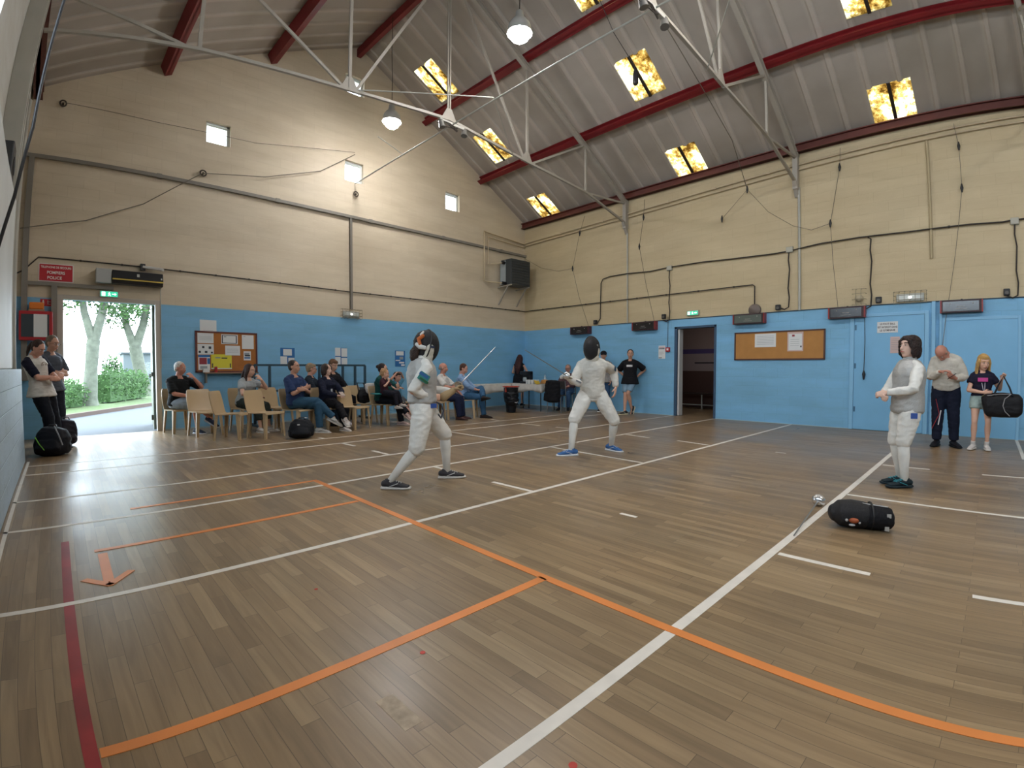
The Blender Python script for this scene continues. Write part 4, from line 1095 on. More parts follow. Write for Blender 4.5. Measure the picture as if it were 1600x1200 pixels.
def figure(label, root, ang, s=1.0, hs=None, hip=(0, 0, .92), lean=(0, 0, 1), twist=0, head=(0, 0), headroll=0,
           aR=None, aL=None, lR=None, lL=None, skin='fair', top=None, bottom=None, shoes=None, hair=None,
           fat=0.0, fem=0.0, vox=.011, socks=None, group=None, extra=None, neckf=0.0, glove=None, sh=1.0, sit=False):
    a = math.radians(ang); F = V((math.cos(a), math.sin(a), 0)); Lf = V((-math.sin(a), math.cos(a), 0)); Z = V((0, 0, 1))
    R0 = V(root)
    def P(p):      # local (forward, left, up) or world (x, y, z, 'w') to the figure's own frame (metres, unrotated)
        if len(p) == 4: return V((p[0], p[1], p[2])) - R0
        return F * p[0] + Lf * p[1] + Z * p[2]
    def D(p): return (F * p[0] + Lf * p[1] + Z * p[2]).normalized()
    hs = hs or s ** .6
    T = thing('person', label, 'person', tuple(R0), 0, group)
    H = P(hip); U = D(lean)
    tw = math.radians(twist)
    S = Lf * math.cos(tw) - F * math.sin(tw); S = (S - U * S.dot(U)).normalized()      # chest left
    C = S.cross(U).normalized() * 1.0                                               # chest front
    if C.dot(F) < 0: C = -C
    Sp = (Lf - U * Lf.dot(U)).normalized()
    wsh = (.17 - .018 * fem) * s * sh
    shl = {1: H + U * .42 * s + S * wsh, -1: H + U * .42 * s - S * wsh}
    neck = H + U * .5 * s
    # head frame
    hy, hp = math.radians(head[0]), math.radians(head[1])
    hf0 = F * math.cos(hy) + Lf * math.sin(hy)
    hf = (hf0 * math.cos(hp) - Z * math.sin(hp)).normalized(); hu = (hf0 * math.sin(hp) + Z * math.cos(hp)).normalized(); hl = hu.cross(hf)
    if headroll:
        q = M.Rotation(math.radians(headroll), 3, hf); hu = q @ hu; hl = q @ hl
    HC = neck + (U * .35 + hu * .65).normalized() * .108 * s + hu * .045 * hs + hf * (.02 + neckf) * s
    def Hd(x, y, z): return HC + (hf * x + hl * y + hu * z) * hs
    HR = M((hf, hl, hu)).transposed()
    # joints
    J = {}
    for sd, arm in ((-1, aR), (1, aL)):
        arm = dict(arm or {})
        wr = P(arm.get('w', (.05, sd * .22, .82 * s)))
        el, wr = ik(shl[sd], wr, .285 * s, .255 * s, D(arm.get('pole', (-.6, sd * .5, -.6))))
        d = D(arm['d']) if 'd' in arm else (wr - el).normalized()
        n = D(arm['n']) if 'n' in arm else -sd * Lf + F * .001
        t = D(arm['t']) if 't' in arm else F
        J[sd] = (el, wr, d, n, t, arm.get('curl', .5))
    K = {}
    for sd, leg in ((-1, lR), (1, lL)):
        leg = dict(leg or {})
        an = P(leg.get('a', (0, sd * .1, .08)))
        hj = H + Sp * sd * .088 * s - U * .0 
        kn, an = ik(hj, an, .435 * s, .42 * s, D(leg.get('pole', (1, sd * .1, 0))))
        K[sd] = (hj, kn, an, D(leg.get('t', (1, sd * .12, 0))))
    # ------- body skin
    b = B()
    fl_ = 1 + fat * .25
    def torso(bb, g, lo=-.08, hi=.5, cut=False):
        prof = [(-.09, .13, .10), (-.02, .165 + .008 * fem, .118), (.06, .158 + .015 * fem, .115 + .05 * fat), (.16, .142 - .018 * fem, .104 + .085 * fat), (.26, .152 - .015 * fem, .112 + .06 * fat), (.36, .165 - .01 * fem, .122 + .02 * fem + .02 * fat), (.43, .14, .104), (.475, .095, .082), (.52, .058, .06)]
        pts = []; rr = []
        for h, ra, rb in prof:
            if h < lo or h > hi + .035: continue
            k = max(0, (h + .09) / .62)
            pts.append(H + U * h * s + C * ((.05 * fat if .0 < h < .3 else 0) + (.012 * fem if .3 < h < .4 else 0)) * s)
            rr.append(((ra * (1 + .6 * (fat * .3 if h < .35 else 0))) * s + g, rb * s + g))
        if cut: pts.append(H + U * .455 * s); rr.append((.098 * s + g * .5, .084 * s + g * .5))
        bb.loft(pts, rr, 20, side=S if lo > .1 else (S + Sp), caplen=.2 if cut else .5)
        return pts
    torso(b, -.006)
    for sd in (-1, 1):
        el, wr, d, n, t, curl = J[sd]
        sj = shl[sd]
        b.loft([neck - U * .01 * s, neck.lerp(sj, .55) + U * .012 * s, sj], [.04 * s, .038 * s, .045 * s], 12, side=C)
        b.loft([sj - S * sd * .07 * s - U * .01, sj, sj.lerp(el, .35), sj.lerp(el, .8), el], [.045 * s, .05 * s, .046 * s, .040 * s, .039 * s], 12, side=C)
        b.loft([el, el.lerp(wr, .25), el.lerp(wr, .7), wr], [.039 * s, .041 * s, .032 * s, (.027 * s, .022 * s)], 12, side=t)
        if not (glove and sd in glove): hand(b, wr + d * .012 * s, d, n, t, s * 1.02, curl)
        hj, kn, an, tt = K[sd]
        q_ = .9 if (socks and socks[1] < .5) or (bottom and bottom[2] > 1.5) else 1.0
        b.loft([hj + Z * .02, hj.lerp(kn, .25), hj.lerp(kn, .7), kn, kn.lerp(an, .12)], [.08 * s, .082 * s * q_, .061 * s * q_, .05 * s * q_, .047 * s * q_], 14, side=Sp)
        bk = -D((1, 0, 0)) if False else (kn - (hj + an) / 2)
        bk = -bk.normalized() if bk.length > .01 else -F
        b.loft([kn, kn.lerp(an, .3) + bk * .012 * s, kn.lerp(an, .7), an], [.048 * s * q_, .053 * s * q_ * q_, .037 * s * q_, .033 * s * q_], 14, side=Sp)
        b.loft([an - Z * .01, an + tt * .03 * s - Z * .04 * s, an + tt * .1 * s - Z * .058 * s], [.026 * s, .02 * s, .012 * s], 10, side=(0, 0, 1))
    b.loft([neck - U * .03 * s, neck + U * .02 * s, Hd(-.012, 0, -.07)], [.06 * s, .052 * s, .048 * hs + .004], 14, side=S)
    b.ell(Hd(-.012, 0, .035), (.096 * hs, .075 * hs, .09 * hs), HR, 20, 12)
    b.ell(Hd(.02, 0, -.03), (.068 * hs, .062 * hs, .078 * hs), HR, 18, 12)
    b.ell(Hd(.05, 0, -.088), (.026 * hs, .03 * hs, .022 * hs), HR)
    b.ell(Hd(.066, 0, .04), (.022 * hs, .05 * hs, .03 * hs), HR)
    for sd in (-1, 1):
        b.ell(Hd(.052, sd * .036, -.02), (.028 * hs, .024 * hs, .024 * hs), HR)
        b.loft([Hd(-.008, sd * .074, .02), Hd(-.004, sd * .08, .0), Hd(-.0, sd * .073, -.026)], [(.02 * hs, .009 * hs), (.019 * hs, .009 * hs), (.01 * hs, .008 * hs)], 10, side=hf)
    b.loft([Hd(.082, 0, .022), Hd(.096, 0, -.004), Hd(.103, 0, -.024)], [.009 * hs, .011 * hs, .015 * hs], 10, side=hl)
    b.ell(Hd(.09, 0, -.056), (.012 * hs, .024 * hs, .011 * hs), HR)
    body = fuse(b, 'body', skinm(skin), vox * .8, 3, parent=T, fac=.35)
    masked = hair and hair[0] == 'mask'
    if not masked:
        for sd in (-1, 1):
            e = B().ell(Hd(.0805, sd * .031, .012), (.0095 * hs, .0125 * hs, .0058 * hs), HR, 12, 8).obj('eye', mat('eye_white', 'c9c0b8', .3), T, smooth=True)
            B().ell(Hd(.0865, sd * .031, .0122), (.0042 * hs, .0065 * hs, .0056 * hs), HR, 10, 6).obj('iris', mat('eye_dark', '2c1d15', .2), e, smooth=True)
        B().loft([Hd(.089, .022, -.057), Hd(.1, 0, -.053), Hd(.089, -.022, -.057)], [(.003 * hs, .003 * hs), (.007 * hs, .006 * hs), (.003 * hs, .003 * hs)], 8, side=hu).obj('lips', mat('lips', 'a3564e', .5), T, smooth=True)
        if not (hair and hair[0] == 'bald'):
            for sd in (-1, 1):
                B().loft([Hd(.09, sd * .014, .034), Hd(.088, sd * .032, .04), Hd(.074, sd * .05, .034)], [(.003, .003), (.004, .004), (.002, .002)], 6, side=hu).obj('eyebrow', hairm(hair[1], hair[2]), T)
    # ------- clothes
    if top:
        nm, col, sl, hem = top[:4]; g = .014 if len(top) < 5 else top[4]
        m = clothm(nm, col)
        b = B()
        crew = 'fencing' not in nm
        torso(b, g * 1.0, lo=hem, hi=.41 if crew else .49, cut=crew)
        if hem < -.09:      # hangs below the hips
            b.loft([H + U * .03 * s, H - Z * (-hem - .01) * s if not sit else H - U * .06 * s], [(.172 * s + g, .13 * s + g), (.18 * s + g * 1.4 + .018, .142 * s + g * 1.4 + .02)], 20, side=Sp, caplen=.1)
        for sd in (-1, 1):
            el, wr = J[sd][:2]; sj = shl[sd]
            r0 = .05 * s + g * .75
            b.loft([H + U * .47 * s + S * sd * .035 * s, neck.lerp(sj, .6) + U * .006 * s, sj], [.05 * s + g * .5, .05 * s + g * .5, .047 * s + g * .6], 12, side=C, caplen=.4)
            if sl > 0:
                k = min(sl, 1.0)
                pts = [sj - S * sd * .08 * s - U * .015 * s, sj - U * .002, sj.lerp(el, k * .5), sj.lerp(el, k)]
                rr = [r0, r0, .05 * s + g * 1.0, (.043 * s + g * (1.0 if sl > 1 else 1.5))]
                if sl > 1:
                    k2 = (sl - 1); pts += [el.lerp(wr, .3 * k2), el.lerp(wr, k2 * .97)]; rr += [.042 * s + g * .8, .03 * s + g * .6]
                b.loft(pts, rr, 14, side=C, caplen=.2)
        o = fuse(b, nm if len(nm) > 3 else 'top', m, vox, 5, .005 if g > .01 else .002, 13, seed=len(label) * 1.7 + root[0], parent=T)
    if bottom:
        nm, col, ln, g = bottom[:4]
        m = clothm(nm, col); b = B()
        b.loft([H - U * .075 * s, H + U * .0, H + U * .09 * s], [(.125 * s + g, .1 * s + g * .6), (.168 * s + g * .7, .12 * s + g * .7), (.15 * s + g * .3, .11 * s + g * .3 + .05 * fat * s)], 20, side=Sp, caplen=.25)
        for sd in (-1, 1):
            hj, kn, an, tt = K[sd]
            k = min(ln, 1.0)
            pts = [hj + Z * .02, hj.lerp(kn, k * .35), hj.lerp(kn, k * .75), hj.lerp(kn, k)]
            gg = g * (1.0 + (.5 if ln < 1 else 0))
            rr = [.086 * s + g * .6, .086 * s + g, .066 * s + gg, .056 * s + gg * 1.1]
            if ln > 1:
                k2 = ln - 1
                pts += [kn.lerp(an, k2 * .35), kn.lerp(an, k2 * .7), kn.lerp(an, k2)]
                if k2 < .5: rr += [.052 * s + g, .05 * s + g * .6, .047 * s + .002]
                else: rr += [.054 * s + g, .044 * s + g, .041 * s + g]
            b.loft(pts, rr, 16, side=Sp, caplen=.15)
        fuse(b, nm, m, vox, 5, .005, 11, seed=root[1] + len(label), parent=T)
    if socks:
        for sd in (-1, 1):
            hj, kn, an, tt = K[sd]; k0 = socks[1]
            p0 = kn.lerp(an, k0)
            b = B(); pts = [p0, kn.lerp(an, (k0 + 1) / 2), an - Z * .01]; rr = [(.057 if k0 < .3 else .042) * s, (.047 if k0 < .3 else .038) * s, .038 * s]
            if k0 < .3: pts = [p0, kn.lerp(an, .35), kn.lerp(an, .65), an - Z * .01]; rr = [.06 * s, .06 * s, .047 * s, .038 * s]
            b.loft(pts, rr, 14, side=Sp, caplen=.2).obj('sock', clothm('sock_' + socks[0], socks[0]), T, smooth=True)
    if shoes:
        for sd in (-1, 1):
            hj, kn, an, tt = K[sd]
            t0 = tt.normalized(); up = Z - t0 * Z.dot(t0)
            if up.length < .2: up = (kn - an).normalized(); up = up - t0 * up.dot(t0)
            up.normalize(); sdv = t0.cross(up)
            k = s * 1.1
            def Q(x, y, z): return an + t0 * x * k + sdv * y * k + up * z * k
            b = B()
            b.loft([Q(-.055, 0, -.03), Q(-.02, 0, -.028), Q(.05, 0, -.036), Q(.11, 0, -.046), Q(.165, 0, -.054)], [(.036 * k, .034 * k), (.039 * k, .038 * k), (.041 * k, .033 * k), (.043 * k, .024 * k), (.034 * k, .016 * k)], 14, side=sdv)
            b.loft([Q(-.012, 0, -.02), Q(-.01, 0, .012)], [(.038 * k, .043 * k), (.034 * k, .04 * k)], 12, side=sdv, caplen=.15)
            sh_ = b.obj('shoe', clothm('shoe_' + shoes[0], shoes[0], .6), T, smooth=True)
            b = B()
            b.loft([Q(-.075, 0, -.068), Q(-.03, 0, -.068), Q(.05, 0, -.07), Q(.12, 0, -.07), Q(.185, 0, -.068)], [(.036 * k, .017 * k), (.042 * k, .018 * k), (.043 * k, .015 * k), (.048 * k, .014 * k), (.037 * k, .012 * k)], 14, side=sdv, power=2.6)
            b.obj('sole', clothm('sole_' + shoes[1], shoes[1], .6), sh_, smooth=True)
            if len(shoes) > 2:
                b = B()
                for i in range(4): b.bar(Q(.03 + i * .022, -.02, .002 - i * .007), Q(.04 + i * .022, .02, .002 - i * .007), .008, .006)
                b.bar(Q(.0, .041, -.05), Q(.08, .043, -.02), .012, .006); b.bar(Q(.0, -.041, -.05), Q(.08, -.043, -.02), .012, .006)
                b.obj('laces', clothm('lace_' + shoes[2], shoes[2], .6), sh_)
    # ------- hair
    if hair and hair[0] not in ('mask', 'bald'):
        kind, hn, hc = hair[:3]; m = hairm(hn, hc); b = B()
        kinds = kind.split('+')
        b.ell(Hd(-.026, 0, .044), (.094 * hs, .083 * hs, .092 * hs), HR, 20, 12)
        b.ell(Hd(-.045, 0, .0), (.062 * hs, .076 * hs, .075 * hs), HR)
        if 'quiff' in kinds: b.ell(Hd(.03, .0, .1), (.05 * hs, .05 * hs, .03 * hs), HR)
        if 'fringe' in kinds: b.ell(Hd(.035, 0, .082), (.052 * hs, .062 * hs, .04 * hs), HR)
        if 'bob' in kinds:
            for sd in (-1, 1): b.loft([Hd(.0, sd * .07, .07), Hd(.012, sd * .082, .0), Hd(.01, sd * .078, -.07), Hd(-.005, sd * .068, -.105)], [(.045 * hs, .02 * hs), (.05 * hs, .02 * hs), (.045 * hs, .018 * hs), (.02 * hs, .01 * hs)], 12, side=hf)
            b.loft([Hd(-.06, 0, .05), Hd(-.075, 0, -.03), Hd(-.07, 0, -.09), Hd(-.055, 0, -.115)], [(.075 * hs, .04 * hs), (.08 * hs, .04 * hs), (.075 * hs, .035 * hs), (.05 * hs, .02 * hs)], 14, side=hl)
            b.loft([Hd(.02, .05, .11), Hd(.07, .055, .06), Hd(.06, .07, .0)], [(.03 * hs, .015 * hs), (.028 * hs, .013 * hs), (.015 * hs, .01 * hs)], 10, side=hl)
            b.loft([Hd(.02, -.05, .11), Hd(.07, -.055, .06), Hd(.06, -.07, .0)], [(.03 * hs, .015 * hs), (.028 * hs, .013 * hs), (.015 * hs, .01 * hs)], 10, side=hl)
        if 'long' in kinds:
            for sd in (-1, 1): b.loft([Hd(-.005, sd * .068, .06), Hd(.005, sd * .082, .0), Hd(-.01, sd * .085, -.09), Hd(-.0, sd * .09, -.18) - Z * .02, Hd(.0, sd * .08, -.25) - Z * .03], [(.045 * hs, .02 * hs), (.046 * hs, .02 * hs), (.04 * hs, .022 * hs), (.034 * hs, .02 * hs), (.012 * hs, .01 * hs)], 12, side=hf)
            bk = -C
            b.loft([Hd(-.06, 0, .05), Hd(-.08, 0, -.04), neck + bk * .075 * s, neck + bk * .1 * s - U * .13 * s, neck + bk * .1 * s - U * .24 * s], [(.07 * hs, .04 * hs), (.08 * hs, .04 * hs), (.09 * s, .035 * s), (.085 * s, .03 * s), (.05 * s, .015 * s)], 14, side=S)
        if 'pony' in kinds:
            b.loft([Hd(-.1, 0, .045), Hd(-.13, 0, .02), Hd(-.145, 0, -.06), Hd(-.13, 0, -.15), Hd(-.11, 0, -.2)], [.022 * hs, .03 * hs, .032 * hs, .022 * hs, .008 * hs], 10, side=hl)
        if 'bun' in kinds: b.ell(Hd(-.12, 0, .05), (.035 * hs, .04 * hs, .04 * hs), HR)
        fuse(b, 'hair', m, .009, 2, .003, 45, seed=3, parent=T)
    if hair and hair[0] == 'bald' and len(hair) > 2:
        b = B()
        for sd in (-1, 1): b.loft([Hd(.02, sd * .074, .01), Hd(-.04, sd * .074, .0), Hd(-.09, sd * .04, -.01), Hd(-.105, 0, -.01)], [(.02 * hs, .006), (.028 * hs, .008), (.028 * hs, .008), (.028 * hs, .008)], 10, side=hu)
        b.obj('hair', hairm(hair[1], hair[2]), T, smooth=True)
    X_ = dict(T=T, P=P, D=D, H=H, U=U, S=S, C=C, J=J, K=K, Hd=Hd, HR=HR, hf=hf, hl=hl, hu=hu, HC=HC, neck=neck, s=s, hs=hs, shl=shl, F=F, L=Lf, R0=R0, Sp=Sp)
    if extra: extra(X_)
    return X_

def glasses(X):
    Hd = X['Hd']; b = B()
    for sd in (-1, 1):
        n = 10; c = .032 * sd
        b.tube([Hd(.1, c + .02 * math.cos(2 * PI * i / n), .01 + .015 * math.sin(2 * PI * i / n)) for i in range(n + 1)], .0022, 5)
        b.tube([Hd(.1, sd * .052, .014), Hd(.0, sd * .082, .014)], .002, 5)
    b.tube([Hd(.101, -.012, .013), Hd(.101, .012, .013)], .002, 5)
    b.obj('glasses', mat('glasses_frame', '221c1c', .3), X['T'])
def print_on(X, h, w, hgt, col, side=0.0, name='print', depth=.13, back=False, fwd=0.0):
    """small printed patch following the chest"""
    s = X['s']; b = B()
    c = X['C'] * (-1 if back else 1)
    n = 6; rows = []
    for i in range(n + 1):
        x = side + (i / n - .5) * w
        k = math.sqrt(max(0, 1 - (x / .19) ** 2))
        rows.append((x, (depth + fwd) * k))
    for (xa, da), (xb, db) in zip(rows[:-1], rows[1:]):
        p = [X['H'] + X['U'] * (h + dz) * s + X['S'] * x * s + c * (d) * s for x, d, dz in ((xa, da, -hgt / 2), (xb, db, -hgt / 2), (xb, db, hgt / 2), (xa, da, hgt / 2))]
        q = [v + c * .004 for v in p]
        b.add(p + q, [(0, 1, 2, 3), (4, 5, 6, 7), (0, 1, 5, 4), (2, 3, 7, 6)])
    return b.obj(name, mat('print_' + col, col, .7), X['T'])
def patch(X, c, n, up, w, h, col, name='patch'):
    c, n, up = V(c), V(n).normalized(), V(up); up = (up - n * up.dot(n)).normalized(); sd = n.cross(up)
    b = B(); p = [c + sd * i * w / 2 + up * j * h / 2 for i, j in ((-1, -1), (1, -1), (1, 1), (-1, 1))]
    b.add([v for v in p] + [v + n * .005 for v in p], [(0, 1, 2, 3), (4, 5, 6, 7), (0, 1, 5, 4), (1, 2, 6, 5), (2, 3, 7, 6), (3, 0, 4, 7)])
    return b.obj(name, mat('print_' + col, col, .7), X['T'])

# ------- fencing kit
M_MESH = mat('black_mask_mesh', '17171b', .55, metal=.2, bump=.5, bscale=260)
M_MTRIM = mat('black_mask_trim', '0f0f12', .5)
M_BIB = clothm('white_bib', 'c9c5b8')
def mask_on(X, bib=True):
    """fencing mask: deep wire-mesh face, padded rim, tongue at the back, bib at the throat"""
    Hd, HR, hs, T = X['Hd'], X['HR'], X['hs'], X['T']; k = hs * 1.06
    b = B(); b.ell(Hd(.035, 0, .0), (.125 * k, .104 * k, .162 * k), HR, 26, 18)
    b.ell(Hd(.02, 0, .03), (.125 * k, .108 * k, .13 * k), HR, 26, 18)
    mk = fuse(b, 'mask', M_MESH, .008, 6, parent=T)
    b = B()
    n = 28; pts = []
    for i in range(n + 1):
        t = 2 * PI * i / n; pts.append(Hd(.012 + .018 * math.sin(t), .104 * k / hs * math.cos(t), .005 + .158 * k / hs * math.sin(t)))
    b.tube(pts, .011, 8); b.obj('rim', M_MTRIM, mk, smooth=True)
    b = B().bar(Hd(-.07, 0, .125), Hd(-.112, 0, .03), .05, .01, up=tuple(X['hf'])); b.obj('back_tongue', M_MTRIM, mk)
    if bib:
        b = B(); nk = X['neck'] + X['U'] * .0; C = X['C']; S = X['S']; U = X['U']; s = X['s']
        b.loft([Hd(.025, 0, -.05), Hd(.03, 0, -.11), nk + C * .045 * s + U * .0, nk + C * .045 * s - U * .05 * s], [(.1 * k, .085 * k), (.092 * k, .078 * k), (.088 * s, .075 * s), (.06 * s, .055 * s)], 20, side=tuple(X['hl']), caplen=.2)
        for sd in (-1, 1): b.loft([Hd(.02, sd * .098, .03), Hd(.02, sd * .104, -.04), Hd(.02, sd * .08, -.1)], [(.035 * hs, .012), (.05 * hs, .014), (.045 * hs, .014)], 12, side=tuple(X['hf']))
        fuse(b, 'bib', M_BIB, .009, 4, .003, 22, parent=mk)
    return mk
def collar(X, m):
    nk = X['neck']; U = X['U']; s = X['s']
    B().loft([nk - U * .06 * s, nk - U * .01 * s, nk + U * .045 * s], [(.105 * s, .09 * s), (.076 * s, .074 * s), (.066 * s, .066 * s)], 18, side=tuple(X['S']), caplen=.1).obj('collar', m, X['T'], smooth=True)
def lame(X, g=.032, hem=-.06):
    """grey metallic sleeveless vest over the jacket"""
    s = X['s']; H, U, C, S = X['H'], X['U'], X['C'], X['S']; b = B()
    prof = [(-.12, .15, .122), (-.07, .165, .125), (.06, .16, .12), (.16, .15, .112), (.26, .158, .118), (.36, .165, .124), (.43, .14, .108), (.47, .105, .088), (.5, .075, .072)]
    prof = [p for p in prof if p[0] >= hem - .02]
    b.loft([H + U * h * s for h, _, _ in prof], [(ra * s + g, rb * s + g) for _, ra, rb in prof], 22, side=tuple(S), caplen=.3)
    for sd in (-1, 1):
        b.loft([X['neck'] - U * .05 * s + S * sd * .04 * s, X['shl'][sd] - S * sd * .035 * s + U * .02 * s], [(.07 * s, .055 * s), (.065 * s, .045 * s)], 14, side=tuple(C), caplen=.4)
    return fuse(b, 'lame_vest', mat('grey_lame', 'acaba8', .5, metal=.2, var=.06, bump=.2, bscale=90), .011, 5, .004, 13, parent=X['T'])
def foil(label, hand_p, tip, name='foil'):
    hp, tp = V(hand_p), V(tip); d = (tp - hp).normalized(); L = (tp - hp).length
    t = thing(name, label, 'foil', tuple(hp))
    def R(v): return v
    B().cyl(d * .07, d * (L - .0), .0065, 8, .0042).obj('blade', mat('steel_blade', 'a5a7a8', .3, .9), t, smooth=True)
    B().ell(d * L, (.005, .005, .005)).obj('tip', mat('steel_tip', 'b9b9b9', .3, .8), t)
    B().lathe((0, 0, 0), [(.006, .085), (.025, .082), (.042, .068), (.052, .045), (.054, .04), (.05, .042), (.036, .06), (.006, .075)], 22, axis=tuple(d)).obj('bell_guard', mat('polished_guard', 'd2d4d6', .22, .85), t, smooth=True)
    B().loft([d * .06, d * .02, -d * .04, -d * .08], [.012, .014, .013, .011], 10).obj('grip', mat('pale_grip', 'a59c88', .6), t, smooth=True)
    B().ell(-d * .09, (.012, .012, .012)).obj('pommel', mat('steel_tip', 'b9b9b9', .3, .8), t, smooth=True)
    return t
# ---------------------------------------------------------------- moulded beige chairs
M_CHAIR = mat('beige_moulded_plastic', 'b79f7c', .35, var=.03, vscale=3)
def make_chair():
    t = thing('plastic_chair', '', 'chair', (0, 0, 0))
    # faces +x; seat .44 high
    def sheet(rows, th):   # rows of (x, z, half width)
        vs = []; fs = []; n = 9
        for x, z, w, sag in rows:
            for j in range(n):
                u = j / (n - 1) * 2 - 1
                vs.append((x + sag[0] * (1 - u * u), w * u, z + sag[1] * (1 - u * u)))
        R = len(rows)
        m = len(vs)
        vs += [(x - th[0], y, z - th[1]) for x, y, z in vs]
        for i in range(R - 1):
            for j in range(n - 1):
                a = i * n + j; fs.append((a, a + 1, a + n + 1, a + n)); fs.append((m + a, m + a + n, m + a + n + 1, m + a + 1))
        for i in range(R - 1):
            for j in (0, n - 1):
                a = i * n + j; fs.append((a, a + n, m + a + n, m + a))
        for j in range(n - 1):
            for i in (0, R - 1):
                a = i * n + j; fs.append((a, a + 1, m + a + 1, m + a))
        return B().add(vs, fs)
    sheet([(.23, .415, .2, (0, 0)), (.215, .44, .215, (0, -.004)), (.1, .44, .215, (0, -.012)), (-.05, .432, .21, (0, -.016)), (-.17, .43, .2, (0, -.008)), (-.2, .445, .195, (0, 0))], (0, .014)).obj('seat', M_CHAIR, t, smooth=True)
    sheet([(-.185, .43, .195, (-.0, 0)), (-.21, .5, .2, (-.012, 0)), (-.235, .62, .205, (-.02, 0)), (-.262, .74, .2, (-.022, 0)), (-.275, .8, .185, (-.022, 0)), (-.285, .812, .17, (-.02, 0))], (.014, 0)).obj('backrest', M_CHAIR, t, smooth=True)
    for sx, sy in ((1, 1), (1, -1), (-1, 1), (-1, -1)):
        x0, y0 = (.2, .2) if sx > 0 else (-.18, .19)
        b = B(); dx = .03 * sx; dy = .025 * sy
        # L-shaped tapered leg
        for (wx, wy, ox, oy) in ((.055, .012, -.02 * sx, 0), (.012, .055, 0, -.02 * sy)):
            c0 = V((x0 * 1.0 + ox if sx > 0 else -.18 + ox, sy * y0 + oy, .43)); c1 = V((c0.x + dx, c0.y + dy, 0))
            k = .5
            vs = []
            for c, q in ((c1, k), (c0, 1.0)):
                vs += [c + V((-wx / 2 * q, -wy / 2 * q if wy > .02 else -wy / 2, 0)), c + V((wx / 2 * q, -wy / 2 * q if wy > .02 else -wy / 2, 0)), c + V((wx / 2 * q, wy / 2 * q if wy > .02 else wy / 2, 0)), c + V((-wx / 2 * q, wy / 2 * q if wy > .02 else wy / 2, 0))]
            b.add(vs, [(3, 2, 1, 0), (4, 5, 6, 7), (0, 1, 5, 4), (1, 2, 6, 5), (2, 3, 7, 6), (3, 0, 4, 7)])
        b.obj('leg', M_CHAIR, t)
    return t
CH0 = make_chair(); CH0['group'] = 'beige moulded chairs along the gable wall'
CHAIRS = [  # x, y, facing degrees, label
    (1.72, 10.72, -75, 'beige plastic chair under the white haired man in black tee, leftmost'),
    (1.98, 9.95, -80, 'empty beige plastic chair beside the white haired man, half behind another chair'),
    (2.22, 9.12, -38, 'empty beige plastic chair nearest the doorway in the front row'),
    (2.72, 9.0, -62, 'empty beige plastic chair in front of the long haired woman in grey tee'),
    (3.22, 9.95, -70, 'empty beige plastic chair left behind the man in blue tee'),
    (2.72, 10.15, -75, 'beige plastic chair under the long haired woman in grey tee'),
    (3.38, 9.25, -65, 'beige plastic chair under the man in blue tee and jeans'),
    (3.95, 10.1, -70, 'beige plastic chair under the blond woman in dark coat'),
    (3.96, 9.28, -70, 'beige plastic chair under the woman in navy printed sweater'),
    (4.4, 9.08, -68, 'empty beige plastic chair right of the woman in navy printed sweater'),
    (4.62, 10.45, -70, 'beige plastic chair under the man in dark shirt holding a phone'),
    (4.98, 9.85, -68, 'beige plastic chair loaded with a black bag, behind the empty front one'),
    (5.2, 9.3, -60, 'beige plastic chair under the woman in teal top with a child on her lap'),
    (5.85, 9.8, -70, 'beige plastic chair under the child with hands on head'),
    (6.3, 9.1, -60, 'empty beige plastic chair just behind the left fencer'),
    (6.75, 9.3, -60, 'beige plastic chair under the bald man in white polo'),
    (7.38, 9.2, -50, 'beige plastic chair under the man in light blue shirt'),
]
for i, (x, y, a, lb) in enumerate(CHAIRS):
    if i == 0: CH0.location = (x, y, 0); CH0.rotation_euler = (0, 0, math.radians(a)); CH0['label'] = lb
    else: dup(CH0, (x, y, 0), math.radians(a), lb)
